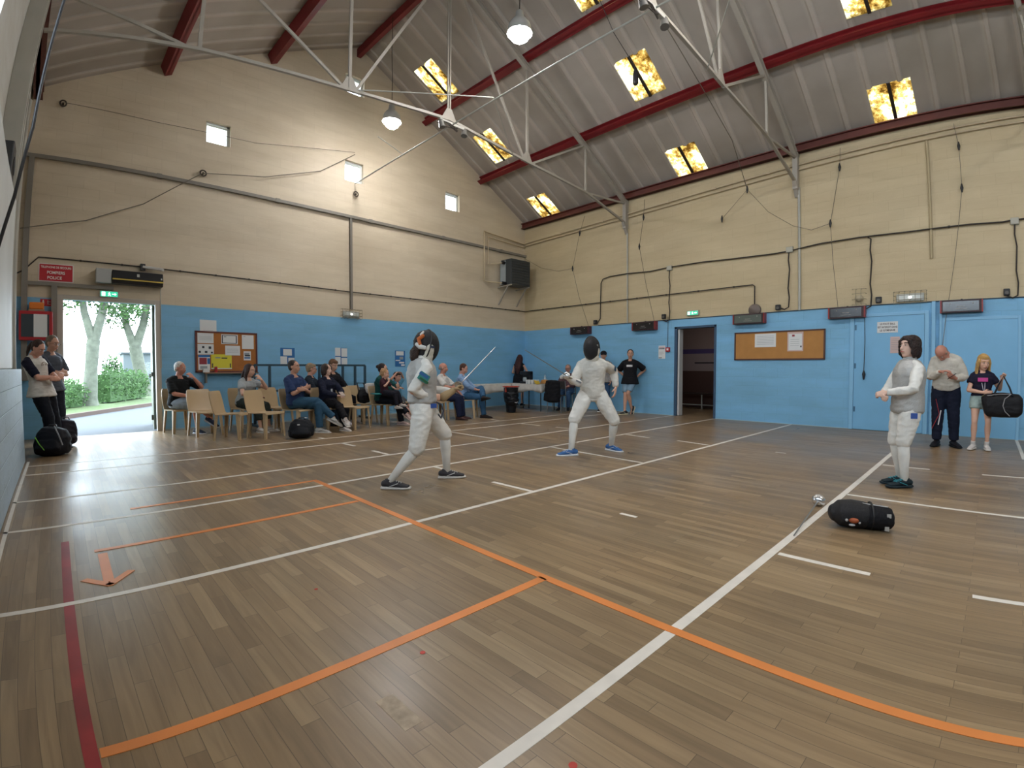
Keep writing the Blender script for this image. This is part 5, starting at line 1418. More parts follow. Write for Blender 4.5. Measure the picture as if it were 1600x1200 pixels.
# ================================================================ the fencers
WH = 'dad8d2'
Lf_ = (2.85, 4.2, 0)
def ex_left(X):
    T, s = X['T'], X['s']; U, C, S = X['U'], X['C'], X['S']
    mk = mask_on(X); collar(X, clothm('fencing_jacket', WH)); lame(X, hem=.0)
    Hd = X['Hd']; hs = X['hs']
    # hair hanging below the mask, strap, decal, arm patch
    b = B(); b.loft([Hd(-.07, 0, -.03), Hd(-.1, 0, -.08), Hd(-.1, 0, -.14), Hd(-.09, 0, -.19)], [(.06, .04), (.06, .045), (.05, .04), (.02, .015)], 12, side=tuple(X['hl']))
    fuse(b, 'hair', hairm('dark_brown', '33231c'), .009, 2, .004, 40, parent=T)
    b = B(); b.loft([Hd(-.07, -.085, .09), Hd(-.1, -.062, .05), Hd(-.09, -.08, -.0)], [(.02, .014), (.032, .014), (.022, .012)], 10, side=tuple(X['hf'])); b.obj('mask_decal', mat('orange_decal', 'b8622c', .6), mk, smooth=True)
    b = B(); b.loft([Hd(-.11, -.04, .0), Hd(-.09, -.08, -.025), Hd(-.04, -.105, -.03)], [(.018, .012), (.026, .012), (.02, .012)], 10, side=tuple(X['hu'])); b.loft([Hd(-.06, -.06, .13), Hd(-.085, -.07, .1)], [.012, .014], 8); b.split('strap_decal', mat('white_decal', 'c9c7c2', .6), mk, smooth=True)
    patch(X, Hd(.03, -.121, -.01), -X['hl'], X['hu'], .045, .022, '22304a', 'bib_label')
    el = X['J'][-1][0]; sh = X['shl'][-1]; c = sh.lerp(el, .42)
    n = (c - (X['H'] + U * .35)); n = V((-.25, -1, 0)).normalized()
    patch(X, c + n * .075, n, (sh - el), .11, .085, '2f7d78', 'arm_patch'); patch(X, c + n * .077 + V((0, 0, .022)), n, (sh - el), .10, .03, '2c5d94', 'arm_patch'); patch(X, c + n * .077 - V((.0, 0, .03)), n, (sh - el), .10, .02, '1f5a35', 'arm_patch')
    # glove around the grip
    w, d, nn, t = X['J'][1][1], X['J'][1][2], X['J'][1][3], X['J'][1][4]
    b = B(); b.loft([w - d * .12, w - d * .03, w + d * .02], [.05, .04, .036], 14)
    hand(b, w + d * .01, d, nn, t, 1.12, 1.25, r=.0115)
    fuse(b, 'glove', clothm('tan_glove', '9a8464'), .006, 2, parent=T)
    b = B(); q = X['H'] + V((.06, -.14, .06)); b.tube([q, q + V((.06, -.02, -.03)), q + V((.09, -.02, -.1)), q + V((.05, -.03, -.17)), q + V((.02, -.03, -.13))], .009, 7); b.obj('body_wire', mat('body_wire', '3c3f4a', .5), T, smooth=True)
    patch(X, X['H'] + V((.02, -.17, .02)), (0, -1, 0), (0, 0, 1), .07, .045, '2a4f9c', 'hip_label')
figure('left fencer in black mask and grey vest with dark hair, seen from the side', Lf_, -25, .96, hs=1.0, hip=(2.78, 4.2, .80, 'w'), lean=(-.02, .0, 1), twist=12, head=(20, 8),
       aR=dict(w=(2.82, 4.07, .9, 'w'), pole=(-1, -.3, -.9), d=(.6, .5, 0), curl=.8),
       aL=dict(w=(3.10, 4.13, .95, 'w'), pole=(.0, .3, -1), d=(.8, .35, .45), n=(0, -.4, -1), t=(0, -.2, 1), curl=1.2),
       lR=dict(a=(2.44, 4.26, .085, 'w'), pole=(.9, -.5, 0), t=(.9, -.35, 0)), lL=dict(a=(3.13, 4.26, .085, 'w'), pole=(1, .2, 0), t=(1, -.2, 0)),
       skin='fair', top=('fencing_jacket', WH, 2, -.02, .014), bottom=('fencing_breeches', WH, 1.16, .026), socks=(WH, .12), shoes=('39373a', 'cfcac4', 'c9c9c9'), hair=('mask',), glove=(1,), vox=.010, extra=ex_left)
foil('foil raised by the left fencer, blade pointing up to the right', (3.19, 4.16, .985), (3.93, 4.36, 1.45))

def ex_right(X):
    T = X['T']; mk = mask_on(X); collar(X, clothm('fencing_jacket_grey', 'cbc8c0'))
    patch(X, X['Hd'](.07, .098, .045), X['hl'] + X['hf'] * .5, X['hu'], .022, .03, 'c8c8c4', 'mask_badge')
    w, d, nn, t = X['J'][-1][1:5]
    b = B(); b.loft([w - d * .13, w - d * .03, w + d * .02], [.052, .042, .038], 14); hand(b, w + d * .01, d, nn, t, 1.12, 1.25, r=.0115)
    fuse(b, 'glove', clothm('white_glove', 'd0cec8'), .006, 2, parent=T)
    patch(X, w - d * .1 + V((-.02, -.05, .01)), (-.5, -.8, .2), d, .02, .08, '6f7378', 'glove_stripe')
    el = X['J'][1][0]; sh = X['shl'][1]; c = sh.lerp(el, .62); n = V((.3, -1, 0)).normalized(); patch(X, c + n * .07, n, (sh - el), .06, .07, '2c4a66', 'arm_patch')
figure('fencer in full white kit and black mask facing the camera, blue shoes', (5.5, 4.15, 0), 217, .99, hip=(5.58, 4.13, .83, 'w'), lean=(.04, 0, 1), twist=0, head=(-18, 8),
       aR=dict(w=(5.08, 4.13, 1.05, 'w'), pole=(-.2, -.2, -1), d=(.3, -.9, .45), n=(.3, .3, -1), t=(0, 0, 1), curl=1.2),
       aL=dict(w=(5.86, 3.93, .93, 'w'), pole=(-1, .55, -.3), d=(.25, -.15, -1), n=(-.3, -1, 0), t=(1, -.2, 0), curl=.35),
       lR=dict(a=(5.17, 4.18, .085, 'w'), pole=(.8, -.8, 0), t=(.35, -.9, 0)), lL=dict(a=(5.90, 4.03, .085, 'w'), pole=(.6, .9, 0), t=(.75, .75, 0)),
       skin='fair', top=('fencing_jacket_grey', 'cbc8c0', 2, -.06, .022), bottom=('fencing_breeches', WH, 1.16, .026), socks=(WH, .12), shoes=('3a6398', 'd5d8dc', 'c9d2dc'), hair=('mask',), glove=(-1,), vox=.010, extra=ex_right)
foil('foil held out by the fencer in blue shoes, dark blade pointing up to the left', (5.01, 4.1, 1.085), (4.2, 4.12, 1.42))

def ex_ref(X):
    T = X['T']; collar(X, mat('grey_lame', 'acaba8')); lame(X, .03, hem=-.07)
    K = X['K'][-1]; c = K[0].lerp(K[1], .22)
    B_ = V((-.92, -.35, 0)).normalized()
    hj = X['K'][1]
    n = V((-.9, -.45, 0)).normalized()
    patch(X, V((-.16, -.075, .735)), n, (0, 0, 1), .06, .055, '35539c', 'thigh_patch')
figure('child fencer without mask, short dark hair, grey vest, hands clasped, by the white line', (6.2, .64, 0), 128, .885, hs=.97, hip=(0, 0, .832), lean=(-.03, 0, 1), head=(14, -6), fem=.6, fat=.12,
       aR=dict(w=(.27, .02, .93), pole=(-.5, -1, -.5), d=(.4, .9, -.25), n=(-.8, .2, 0), t=(.2, 0, 1), curl=.9),
       aL=dict(w=(.27, .10, .96), pole=(-.5, 1, -.5), d=(.5, -.7, -.2), n=(-.7, 0, -.2), t=(.1, 0, 1), curl=.9),
       lR=dict(a=(.0, -.075, .085), t=(1, -.15, 0)), lL=dict(a=(.05, .08, .085), t=(1, .12, 0)),
       skin='pale', top=('fencing_jacket', WH, 2, -.02, .012), bottom=('fencing_breeches', WH, 1.12, .02), socks=(WH, .08), shoes=('16262c', '1f2e34', '3f9aa8'),
       hair=('bob+fringe', 'near_black', '2a1c19'), vox=.009, extra=ex_ref)

def ex_old(X):
    T = X['T']; b = B(); K = X['K']
    for sd in (-1, 1):
        pass
    h, k, a, _ = K[-1]
    n = V((-1, .3, 0)).normalized()
    b.bar(h.lerp(k, .45) + n * .105, k + n * .085 + V((0, -.05, 0)), .02, .006); b.bar(k + n * .085 + V((0, -.05, 0)), k.lerp(a, .55) + n * .08 + V((0, .04, 0)), .022, .006)
    b.obj('red_stripe', mat('red_stripe', '9c2b34', .7), T)
    B().bar(k + n * .088 + V((0, -.07, .06)), k.lerp(a, .4) + n * .08 + V((0, -.04, 0)), .014, .006).obj('white_stripe', mat('white_stripe', 'c9c9cc', .7), T)
    w, d = X['J'][1][1:3]
    B().box(-.035, .035, -.004, .004, -.07, .07, rot=M.Rotation(.9, 3, 'X'), at=w + d * .08).obj('phone', mat('phone_glass', '2c2f36', .2), T)
figure('bald man in white sweater and navy trousers looking down at his hands', (9.75, .5, 0), 180, .98, hip=(0, 0, .93), lean=(.2, 0, 1), head=(-22, 62), fat=.2, neckf=.06, sh=.9,
       aR=dict(w=(.3, -.06, 1.16), pole=(-.4, -.5, -1), d=(.5, .85, .1), n=(0, .2, -1), t=(1, 0, .3), curl=.4),
       aL=dict(w=(.28, .13, 1.06), pole=(-.4, .5, -1), d=(.6, -.4, .3), n=(.1, -.5, .6), t=(.2, -1, .5), curl=.6),
       lR=dict(a=(.0, -.1, .08), t=(1, -.2, 0)), lL=dict(a=(-.02, .13, .08), t=(1, .5, 0)),
       skin='red', top=('white_sweater', 'c4c0b6', 1.95, -.02, .022), bottom=('navy_trousers', '12182a', 1.95, .026), shoes=('141318', '0e0e10'), hair=('bald', 'grey', '8a8078'), extra=ex_old)

def ex_girl(X):
    T = X['T']; print_on(X, .35, .16, .07, 'c0408c', name='tee_print', depth=.16)
    nk = X['neck']; C = X['C']; S = X['S']; U = X['U']; s = X['s']
    m_ = X['H'] + C * .175 * s + S * .03 * s + U * .06 * s
    b = B(); b.tube([nk + S * .05, nk + C * .12 * s + S * .03 - U * .1 * s, m_], .004, 5); b.tube([nk - S * .05, nk + C * .12 * s - S * .03 - U * .1 * s, m_], .004, 5)
    rb = b.obj('ribbon', mat('white_ribbon', 'd0ccd4', .7), T)
    B().cyl(m_ - V((0, 0, .02)) + C * .0, m_ - V((0, 0, .02)) + C * .012, .034, 18).obj('medal', mat('gold_medal', 'c9b860', .35, .6), T, smooth=False)
figure('blond girl in navy tee with pink print and pale shorts holding a black bag', (9.72, .03, 0), 184, .815, hs=.98, hip=(0, 0, .76), lean=(0, 0, 1), head=(18, 12), fem=.4, sh=.9,
       aR=dict(w=(.17, .0, .86), pole=(-.3, -1, -.6), d=(.2, 1, .05), n=(-1, 0, 0), t=(0, 0, 1), curl=.5),
       aL=dict(w=(.1, .24, 1.05), pole=(-.3, .5, -1), d=(.2, .4, .9), n=(.9, 0, .2), t=(0, -1, .3), curl=1.2),
       lR=dict(a=(.02, -.09, .08), t=(1, -.35, 0)), lL=dict(a=(-.0, .09, .08), t=(1, .1, 0)),
       skin='fair', top=('navy_tee', '1d1c30', .5, .0, .016), bottom=('denim_shorts', '9fb2ae', .42, .02), shoes=('cfc9c4', 'd6d2cc'), socks=('d0ccc8', .86), hair=('long+fringe', 'blond', 'c29a5c'), extra=ex_girl)
# the bag she holds
t = thing('sports_bag', 'black sports bag with curved grey piping hanging from the blond girl\'s hand', 'bag', (9.58, -.24, .52))
b = B(); b.loft([(0, -.245, .16), (0, -.2, .16), (0, .0, .165), (0, .2, .16), (0, .245, .15)], [(.11, .12), (.13, .165), (.14, .18), (.13, .17), (.1, .13)], 20, side=(1, 0, 0), power=3.2, caplen=.15)
bag = fuse(b, 'body', clothm('black_nylon', '17171b', .6), .012, 3, .004, 9, parent=t)
b = B(); 
for o in (-1, 1): b.tube([(.1 * o - .02, -.12, .3), (.05 * o, -.08, .42), (-.02, -.02 + .02, .58), (.05 * o, .06, .46), (.1 * o - .02, .12, .3)], .011, 7)
b.obj('handle', clothm('black_webbing', '1b1b22', .7), t, smooth=True)
B().tube([(-.13, -.1, .33), (-.148, -.02, .26), (-.15, .0, .16), (-.145, -.03, .08), (-.14, -.09, .02)], .006, 6).obj('piping', mat('grey_piping', '8d8d90', .5), t)
B().tube([(-.13, .2, .3), (-.13, .05, .325), (-.13, -.1, .33)], .006, 6).obj('piping', mat('grey_piping', '8d8d90', .5), t)

def ex_m17(X): print_on(X, .335, .15, .05, 'c9c9cc', name='white_print', depth=.147, side=.0)
figure('man in black tee with white chest print and denim shorts leaning on the blue wall', (11.06, 6.98, 0), 205, 1.0, hip=(.03, 0, .91), lean=(-.1, 0, 1), head=(8, 2),
       aR=dict(w=(-.1, -.13, .96), pole=(-.5, -.6, -.4), d=(-.3, 1, -.1), curl=.5), aL=dict(w=(-.12, .17, .98), pole=(-.4, .8, -.2), d=(-.2, -1, -.1), curl=.5),
       lR=dict(a=(.24, -.1, .08), pole=(1, -.1, 0), t=(.85, -.6, 0)), lL=dict(a=(.1, .06, .14), pole=(1, -.6, 0), t=(.4, -.2, -.85)),
       skin='tan', top=('black_tee', '131318', .85, -.13, .028), bottom=('denim_shorts_blue', '7a97ad', .82, .016), shoes=('2a2a2c', 'd2c9a8', 'cfc9b8'), hair=('short', 'black', '1b1512'), vox=.011, extra=ex_m17)
def ex_cap(X):
    Hd, HR, hs, T = X['Hd'], X['HR'], X['hs'], X['T']
    b = B().ell(Hd(-.012, 0, .065), (.105 * hs, .09 * hs, .08 * hs), HR, 20, 12); c = b.obj('cap', clothm('black_cap', '15161c'), T, smooth=True)
    B().loft([Hd(.05, 0, .07), Hd(.15, 0, .055)], [(.075 * hs, .012), (.05 * hs, .006)], 14, side=tuple(X['hl'])).obj('peak', clothm('black_cap', '15161c'), c, smooth=True)
figure('teenager in dark cap and grey hooded top, half hidden behind the right fencer', (11.1, 7.85, 0), 215, .98, hip=(0, 0, .9), lean=(-.02, 0, 1), head=(0, 5),
       aR=dict(w=(.1, -.2, .85)), aL=dict(w=(.1, .2, .85)), skin='tan', top=('grey_hoodie', '8b8784', 2, -.1, .03), bottom=('blue_jeans', '2f4a6b', 2, .02), shoes=('2a2a2c', 'c9c9c9'), hair=('short', 'brown', '3b2a20'), extra=ex_cap)

# ================================================================ by the doorway
def ex_p1(X):
    b = B(); n = 16; c = X['H'] + X['U'] * .33 * X['s'] + X['C'] * .155 * X['s']
    b.tube([c + X['S'] * .055 * math.cos(PI * i / n) + X['U'] * .05 * math.sin(PI * i / n) for i in range(n + 1)], .006, 5)
    b.tube([c + X['S'] * .03 * math.cos(PI * i / n) + X['U'] * .028 * math.sin(PI * i / n) for i in range(n + 1)], .005, 5)
    b.obj('tee_print', mat('brown_print', '7a6258', .7), X['T'])
    # navy raglan sleeves
    b = B(); m = clothm('navy_sleeve', '16182a')
    for sd in (-1, 1):
        el = X['J'][sd][0]; sj = X['shl'][sd]
        b = B().loft([sj - X['S'] * sd * .05 + X['U'] * .03, sj + X['U'] * .005, sj.lerp(el, .45), sj.lerp(el, .8)], [.062, .076, .07, .064], 14, side=tuple(X['C']), caplen=.2)
        fuse(b, 'sleeve', m, .01, 3, .004, 14, parent=X['T'])
figure('ponytailed girl in white tee with navy sleeves leaning on the left wall, arms crossed', (-.22, 9.72, 0), -38, .985, hip=(-.08, -.04, .9), lean=(-.2, -.1, 1), head=(-2, 32), fem=.6, neckf=.03,
       aR=dict(w=(.15, .0, 1.07), pole=(-.2, -1, -.8), d=(.1, 1, .05), n=(-1, 0, 0), t=(0, 0, 1), curl=.4), aL=dict(w=(.19, -.02, 1.04), pole=(-.2, 1, -.8), d=(0, -1, .1), n=(-1, 0, 0), t=(0, 0, 1), curl=.4),
       lR=dict(a=(.1, -.09, .08)), lL=dict(a=(.06, .09, .08)), skin='pink', top=('white_tee', 'cbc7c0', .0, -.12, .022), bottom=('black_trousers', '10131c', 2, .025), shoes=('14141a', '222226'), hair=('pony', 'dark_brown', '33231c'), extra=ex_p1)
figure('man with glasses in slate tee standing behind the ponytailed girl', (-.2, 10.45, 0), -45, 1.02, hip=(0, 0, .94), lean=(0, 0, 1), head=(0, 15),
       aR=dict(w=(.18, .02, 1.14), pole=(-.2, -1, -.8), d=(0, 1, 0), n=(-1, 0, 0), t=(0, 0, 1), curl=.4), aL=dict(w=(.22, -.02, 1.11), pole=(-.2, 1, -.8), d=(0, -1, 0), n=(-1, 0, 0), t=(0, 0, 1), curl=.4),
       skin='tan', top=('slate_tee', '474c55', .8, -.1, .022), bottom=('dark_trousers', '20242e', 2, .022), shoes=('1c1c20', '2a2a2a'), hair=('short', 'grey_brown', '6d5f52'), extra=glasses)

# ================================================================ seated row (hips over the seats)
def seated(label, x, y, ang, s=1.0, lean=(-.12, 0, 1), legs='flat', arms='lap', f=.0, **k):
    hip = (f - .06, 0, .455 + .085 * s)
    if legs == 'flat': lR = dict(a=(.44, -.12, .08), pole=(.5, 0, 1)); lL = dict(a=(.42, .12, .08), pole=(.5, 0, 1))
    elif legs == 'crossR': lL = dict(a=(.42, .08, .08), pole=(.5, 0, 1)); lR = dict(a=(.62, .22, .27), pole=(.4, .2, 1), t=(.8, .35, -.45))
    elif legs == 'crossL': lR = dict(a=(.42, -.06, .08), pole=(.5, 0, 1)); lL = dict(a=(.62, -.22, .27), pole=(.4, -.2, 1), t=(.8, -.35, -.45))
    elif legs == 'figure4': lR = dict(a=(.44, -.1, .08), pole=(.5, 0, 1)); lL = dict(a=(.46, -.26, .52), pole=(.3, .8, .6), t=(.7, -.6, .2))
    else: lR, lL = legs
    if arms == 'lap': aR = dict(w=(.27, -.06, .67), pole=(-.3, -1, -.3), d=(.7, .6, 0), n=(0, 0, -1), t=(.3, .8, 0), curl=.6); aL = dict(w=(.27, .06, .67), pole=(-.3, 1, -.3), d=(.7, -.6, 0), n=(0, 0, -1), t=(.3, -.8, 0), curl=.6)
    elif arms == 'crossed': aR = dict(w=(.15, .03, .84), pole=(-.2, -1, -.7), d=(0, 1, .1), n=(-1, 0, 0), t=(0, 0, 1), curl=.4); aL = dict(w=(.19, -.03, .80), pole=(-.2, 1, -.7), d=(0, -1, .1), n=(-1, 0, 0), t=(0, 0, 1), curl=.4)
    else: aR, aL = arms
    return figure(label, (x, y, 0), ang, s, hip=hip, lean=lean, lR=lR, lL=lL, aR=aR, aL=aL, sit=True, **k)
def ex_p3(X): print_on(X, .27, .2, .07, '3f4d4c', name='tee_print', depth=.15)
seated('white haired man in black tee and shorts sitting with chin on his hand', 1.72, 10.68, -72, 1.0, (.06, .0, 1), 'crossR',
       (dict(w=(.26, .05, .68), pole=(-.3, -1, -.2), d=(.3, .9, 0), n=(0, 0, -1), t=(.5, 0, .5), curl=.5), dict(w=(.24, .13, 1.02), pole=(.2, 1, -1), d=(-.5, -.6, .8), n=(-.8, -.3, 0), t=(0, -.5, .8), curl=.9)),
       head=(25, 8), skin='red', top=('black_printed_tee', '15181a', .85, -.02, .024), bottom=('checked_shorts', '8f9ba6', .8, .03), shoes=('1a2236', 'b9bcc2'), hair=('short', 'white', 'c4beb6'), fat=.25, extra=ex_p3)
seated('long haired woman in grey tee sitting with hand to her mouth', 2.72, 10.1, -60, .96, (.2, 0, 1), 'flat',
       (dict(w=(.3, -.05, .66), pole=(-.3, -1, -.2), d=(.3, .9, 0), n=(0, 0, -1), t=(.5, 0, .5)), dict(w=(.3, .06, .98), pole=(.1, 1, -1), d=(-.6, -.3, .8), n=(-.8, 0, 0), t=(0, -.5, .8), curl=1.0)),
       head=(10, 12), skin='fair', fem=1, top=('pale_grey_tee', '9aa0a2', .6, -.02, .018), bottom=('dark_green_skirt_trousers', '2b332f', 1.6, .03), shoes=('c4c0bb', 'd0ccc6'), hair=('long', 'dark_chestnut', '3a2620'))
seated('man in blue tee and jeans sitting with arms crossed and legs crossed', 3.38, 9.25, -62, 1.03, (-.08, 0, 1), 'crossR', 'crossed',
       head=(12, 0), skin='tan', fat=.15, top=('blue_tee', '25365a', .85, -.02, .022), bottom=('faded_jeans', '2f5068', 1.95, .02), shoes=('bdbab4', 'c9c6c0', '55595c'), hair=('short', 'dark', '2a2220'))
seated('woman with ash blond hair, glasses and dark coat sitting in the second row', 3.98, 10.05, -40, .97, (.0, 0, 1), 'flat', 'lap',
       head=(25, 5), skin='pink', fem=.8, top=('dark_coat', '1a2430', 1.95, -.02, .03), bottom=('dark_blue_trousers', '1c2838', 2, .025), shoes=('20222a', '2c2c30'), hair=('short+fringe', 'ash_blond', '8f7a60'), extra=glasses)
def ex_p7(X):
    print_on(X, .26, .045, .13, 'b9c0c6', name='sweater_print', depth=.14); print_on(X, .18, .08, .05, 'b9c0c6', name='sweater_print', depth=.14)
    w, d = X['J'][1][1:3]; B().box(-.04, .04, -.075, .075, -.005, .005, rot=M.Rotation(.5, 3, 'X'), at=w + d * .08 + V((0, 0, .03))).obj('phone', mat('pale_phone', 'a89890', .3), X['T'])
seated('woman in navy printed sweater and black trousers sitting with a phone in her lap', 3.97, 9.25, -68, .95, (-.0, 0, 1), 'crossL', 'lap',
       head=(6, -4), skin='pale', fem=.8, top=('navy_sweater', '161b2e', 2, -.02, .024), bottom=('black_leggings', '131218', 2, .018), shoes=('c8c2bd', 'd4cfca', '8d6f68'), hair=('bob', 'brown', '4a3428'), extra=ex_p7)
seated('young man in black shirt sitting tall behind the woman in navy sweater', 4.55, 10.35, -68, 1.1, (0, 0, 1), 'flat', 'lap',
       head=(0, 18), skin='fair', top=('black_shirt', '14141a', 1.9, -.02, .022), bottom=('black_trousers', '10131c', 2, .025), shoes=('c4c0c4', 'cfcbd0'), hair=('short+fringe', 'light_brown', '6a4c36'))
seated('woman in teal top with glasses and hair bun holding a child on her lap', 5.2, 9.32, -55, .97, (.02, 0, 1), 'crossL',
       (dict(w=(.3, .02, .78), pole=(-.3, -1, -.4), d=(.6, .8, 0), n=(0, 0, -1), t=(.5, 0, .5)), dict(w=(.34, .0, .82), pole=(-.2, 1, -.4), d=(.3, -.9, .1), n=(-1, 0, 0), t=(0, 0, 1))),
       head=(15, 5), skin='fair', fem=.9, top=('teal_top', '164846', 1.9, -.02, .022), bottom=('black_trousers', '10131c', 2, .022), shoes=('b8a09a', 'c9b8b2', '9c7a74'), hair=('short+bun', 'near_black', '2a1c19'), extra=glasses)
figure('small fair child leaning on the lap of the woman in teal, head on hand', (5.05, 9.02, 0), -50, .6, hs=.86, hip=(.0, 0, .68), lean=(-.1, .1, 1), head=(20, 10),
       aR=dict(w=(.12, -.06, .93), pole=(0, -1, -1), d=(-.4, .2, 1), curl=.8), aL=dict(w=(.2, .1, .76), pole=(0, 1, -.5), d=(.8, 0, 0), curl=.5),
       lR=dict(a=(.3, -.1, .42), pole=(.5, 0, 1)), lL=dict(a=(.34, .06, .45), pole=(.5, 0, 1)), skin='fair', top=('maroon_top', '3a1c26', .8, -.02, .014), bottom=('dark_shorts', '1c1c26', 1.9, .016), shoes=('b8b2ac', 'a8a29c'), hair=('short', 'fair', 'b08a64'), sit=True)
seated('child in light blue tee sitting with both hands on the head', 5.85, 9.75, -60, .72, (-.1, 0, 1), 'flat',
       (dict(w=(-.03, -.13, 1.07), pole=(0, -1, .2), d=(-.2, .8, .4), curl=.3), dict(w=(-.03, .13, 1.07), pole=(0, 1, .2), d=(-.2, -.8, .4), curl=.3)),
       head=(0, 10), hs=.9, skin='pink', top=('sky_tee', '5b93b0', .8, -.02, .016), bottom=('grey_shorts', '55585c', .8, .02), shoes=('c9c6c0', 'a8a29c'), hair=('short+fringe', 'brown', '3b2a20'))
seated('bald man in white polo and navy trousers sitting behind the left fencer\'s blade', 6.75, 9.28, -60, 1.0, (.02, 0, 1), 'flat',
       (dict(w=(.3, -.05, .74), pole=(-.3, -1, -.3), d=(.3, .9, .2), n=(-1, 0, 0), t=(0, 0, 1)), dict(w=(.36, .2, .56), pole=(-.1, 1, -.1), d=(.6, .1, -.7), n=(0, 0, -1), t=(.5, 0, .5))),
       head=(15, 4), skin='red', fat=.3, top=('white_polo', 'cbc9c6', .85, -.02, .024), bottom=('navy_slacks', '18203a', 2, .025), shoes=('4a3230', '2a2020'), hair=('bald', 'grey', '8a8078'))
seated('man in light blue shirt and jeans sitting with an ankle on his knee', 7.36, 9.2, -50, 1.0, (-.14, 0, 1), 'figure4', 'lap',
       head=(-5, 22), skin='pink', fat=.1, top=('light_blue_shirt', '7f9cc0', 1.6, -.02, .022), bottom=('mid_blue_jeans', '355a7c', 2, .02), shoes=('2e2624', '241e1c'), hair=('short', 'auburn', '4e3226'))
# by the refreshment table
figure('woman with very long dark red hair in black dress serving behind the table', (10.72, 10.78, 0), 20, .95, hip=(0, 0, .88), lean=(.06, 0, 1), head=(0, 15), fem=1,
       aR=dict(w=(.3, -.05, 1.02), pole=(0, -1, -.8), d=(1, 0, 0), curl=.5), aL=dict(w=(.3, .12, 1.0), pole=(0, 1, -.8), d=(1, 0, 0), curl=.5),
       skin='fair', top=('black_dress', '101015', .0, -.3, .02), bottom=('black_skirt', '101015', .75, .03), shoes=('141418', 'b0a8a0'), hair=('long+fringe', 'dark_red', '381a18'),
       extra=lambda X: fuse(B().loft([X['Hd'](-.08, 0, .02), X['neck'] - X['C'] * .09, X['H'] + X['U'] * .3 - X['C'] * .13, X['H'] + X['U'] * .14 - X['C'] * .12], [(.08, .04), (.11, .045), (.1, .04), (.04, .02)], 14, side=tuple(X['S'])), 'long_hair', hairm('dark_red', '381a18'), .01, 2, .005, 30, parent=X['T']))
seated('grey haired man with glasses sitting behind the right end of the refreshment table', 10.98, 9.02, 205, .98, (0, 0, 1), 'flat', 'lap',
       head=(0, 10), skin='red', top=('plum_checked_shirt', '5a4348', 1.8, -.02, .024), bottom=('blue_jeans', '2f4a6b', 2, .02), shoes=('1c1c20', '2a2a2a'), hair=('short', 'grey', '6f6a66'), extra=glasses)
# ================================================================ things on the floor
# foil lying on the white line
d = V((-.75, -.13, -.045)).normalized()
t = foil('foil lying on the floor with its silver guard beside the white line', (4.84, 1.115, .05), (3.80, 1.03, .006))
# mask lying on its side
t = thing('fencing_mask', 'black fencing mask lying on its side on the floor with orange decal', 'fencing mask', (4.33, .75, 0))
b = B(); R = M.Rotation(math.radians(-68), 3, 'Z')
def mk(p): return R @ V(p)
b.loft([mk((-.145, 0, .1)), mk((-.11, 0, .102)), mk((-.03, 0, .105)), mk((.05, 0, .1)), mk((.09, 0, .098))], [(.07, .065), (.108, .096), (.125, .104), (.118, .1), (.1, .09)], 26, side=tuple(mk((0, 1, 0))), caplen=.6)
o = fuse(b, 'mesh_shell', M_MESH, .007, 4, parent=t)
b = B(); n = 24
for (x, a, c) in ((.1, .11, .097),):
    b.tube([mk((x, a * math.cos(2 * PI * i / n), .1 + c * math.sin(2 * PI * i / n))) for i in range(n + 1)], .008, 8)
b.obj('rim', M_MTRIM, t, smooth=True)
b = B().loft([mk((.07, 0, .095)), mk((.13, 0, .092)), mk((.2, 0, .09)), mk((.24, 0, .09))], [(.112, .098), (.118, .092), (.112, .086), (.09, .07)], 22, side=tuple(mk((0, 1, 0))), caplen=.1)
fuse(b, 'bib', clothm('black_bib', '101014', .8), .008, 3, .004, 18, parent=t)
b = B().bar(mk((.04, -.03, .195)), mk((.21, -.02, .178)), .012, .006); b.obj('white_edging', mat('white_edging', 'bdb8b4', .6), t)
b = B(); b.box(-.014, .014, -.004, .004, -.014, .014, rot=R, at=mk((.2, -.1, .13))); b.obj('tab', mat('grey_tab', 'a6a29c', .6), t)
b = B(); b.box(-.014, .014, -.004, .004, -.016, .016, rot=R, at=mk((.19, -.1, .035))); b.obj('tab', mat('grey_tab', 'a6a29c', .6), t)
b = B().ell(mk((-.03, -.112, .082)), (.034, .03, .022), R); b.obj('orange_decal', mat('orange_decal2', '9c4a22', .6), t, smooth=True)
b = B().ell(mk((-.075, -.106, .08)), (.012, .012, .014), R).ell(mk((.008, -.112, .066)), (.008, .01, .01), R).ell(mk((-.04, -.11, .045)), (.022, .012, .009), R); b.split('white_decal', mat('white_decal2', 'b4b2b0', .6), t, smooth=True)
b = B().bar(mk((-.06, -.09, .13)), mk((.045, -.09, .135)), .02, .055, up=(0, 0, 1)); b.obj('side_tab', mat('charcoal_pad', '33312e', .8), t, bevel=.006)

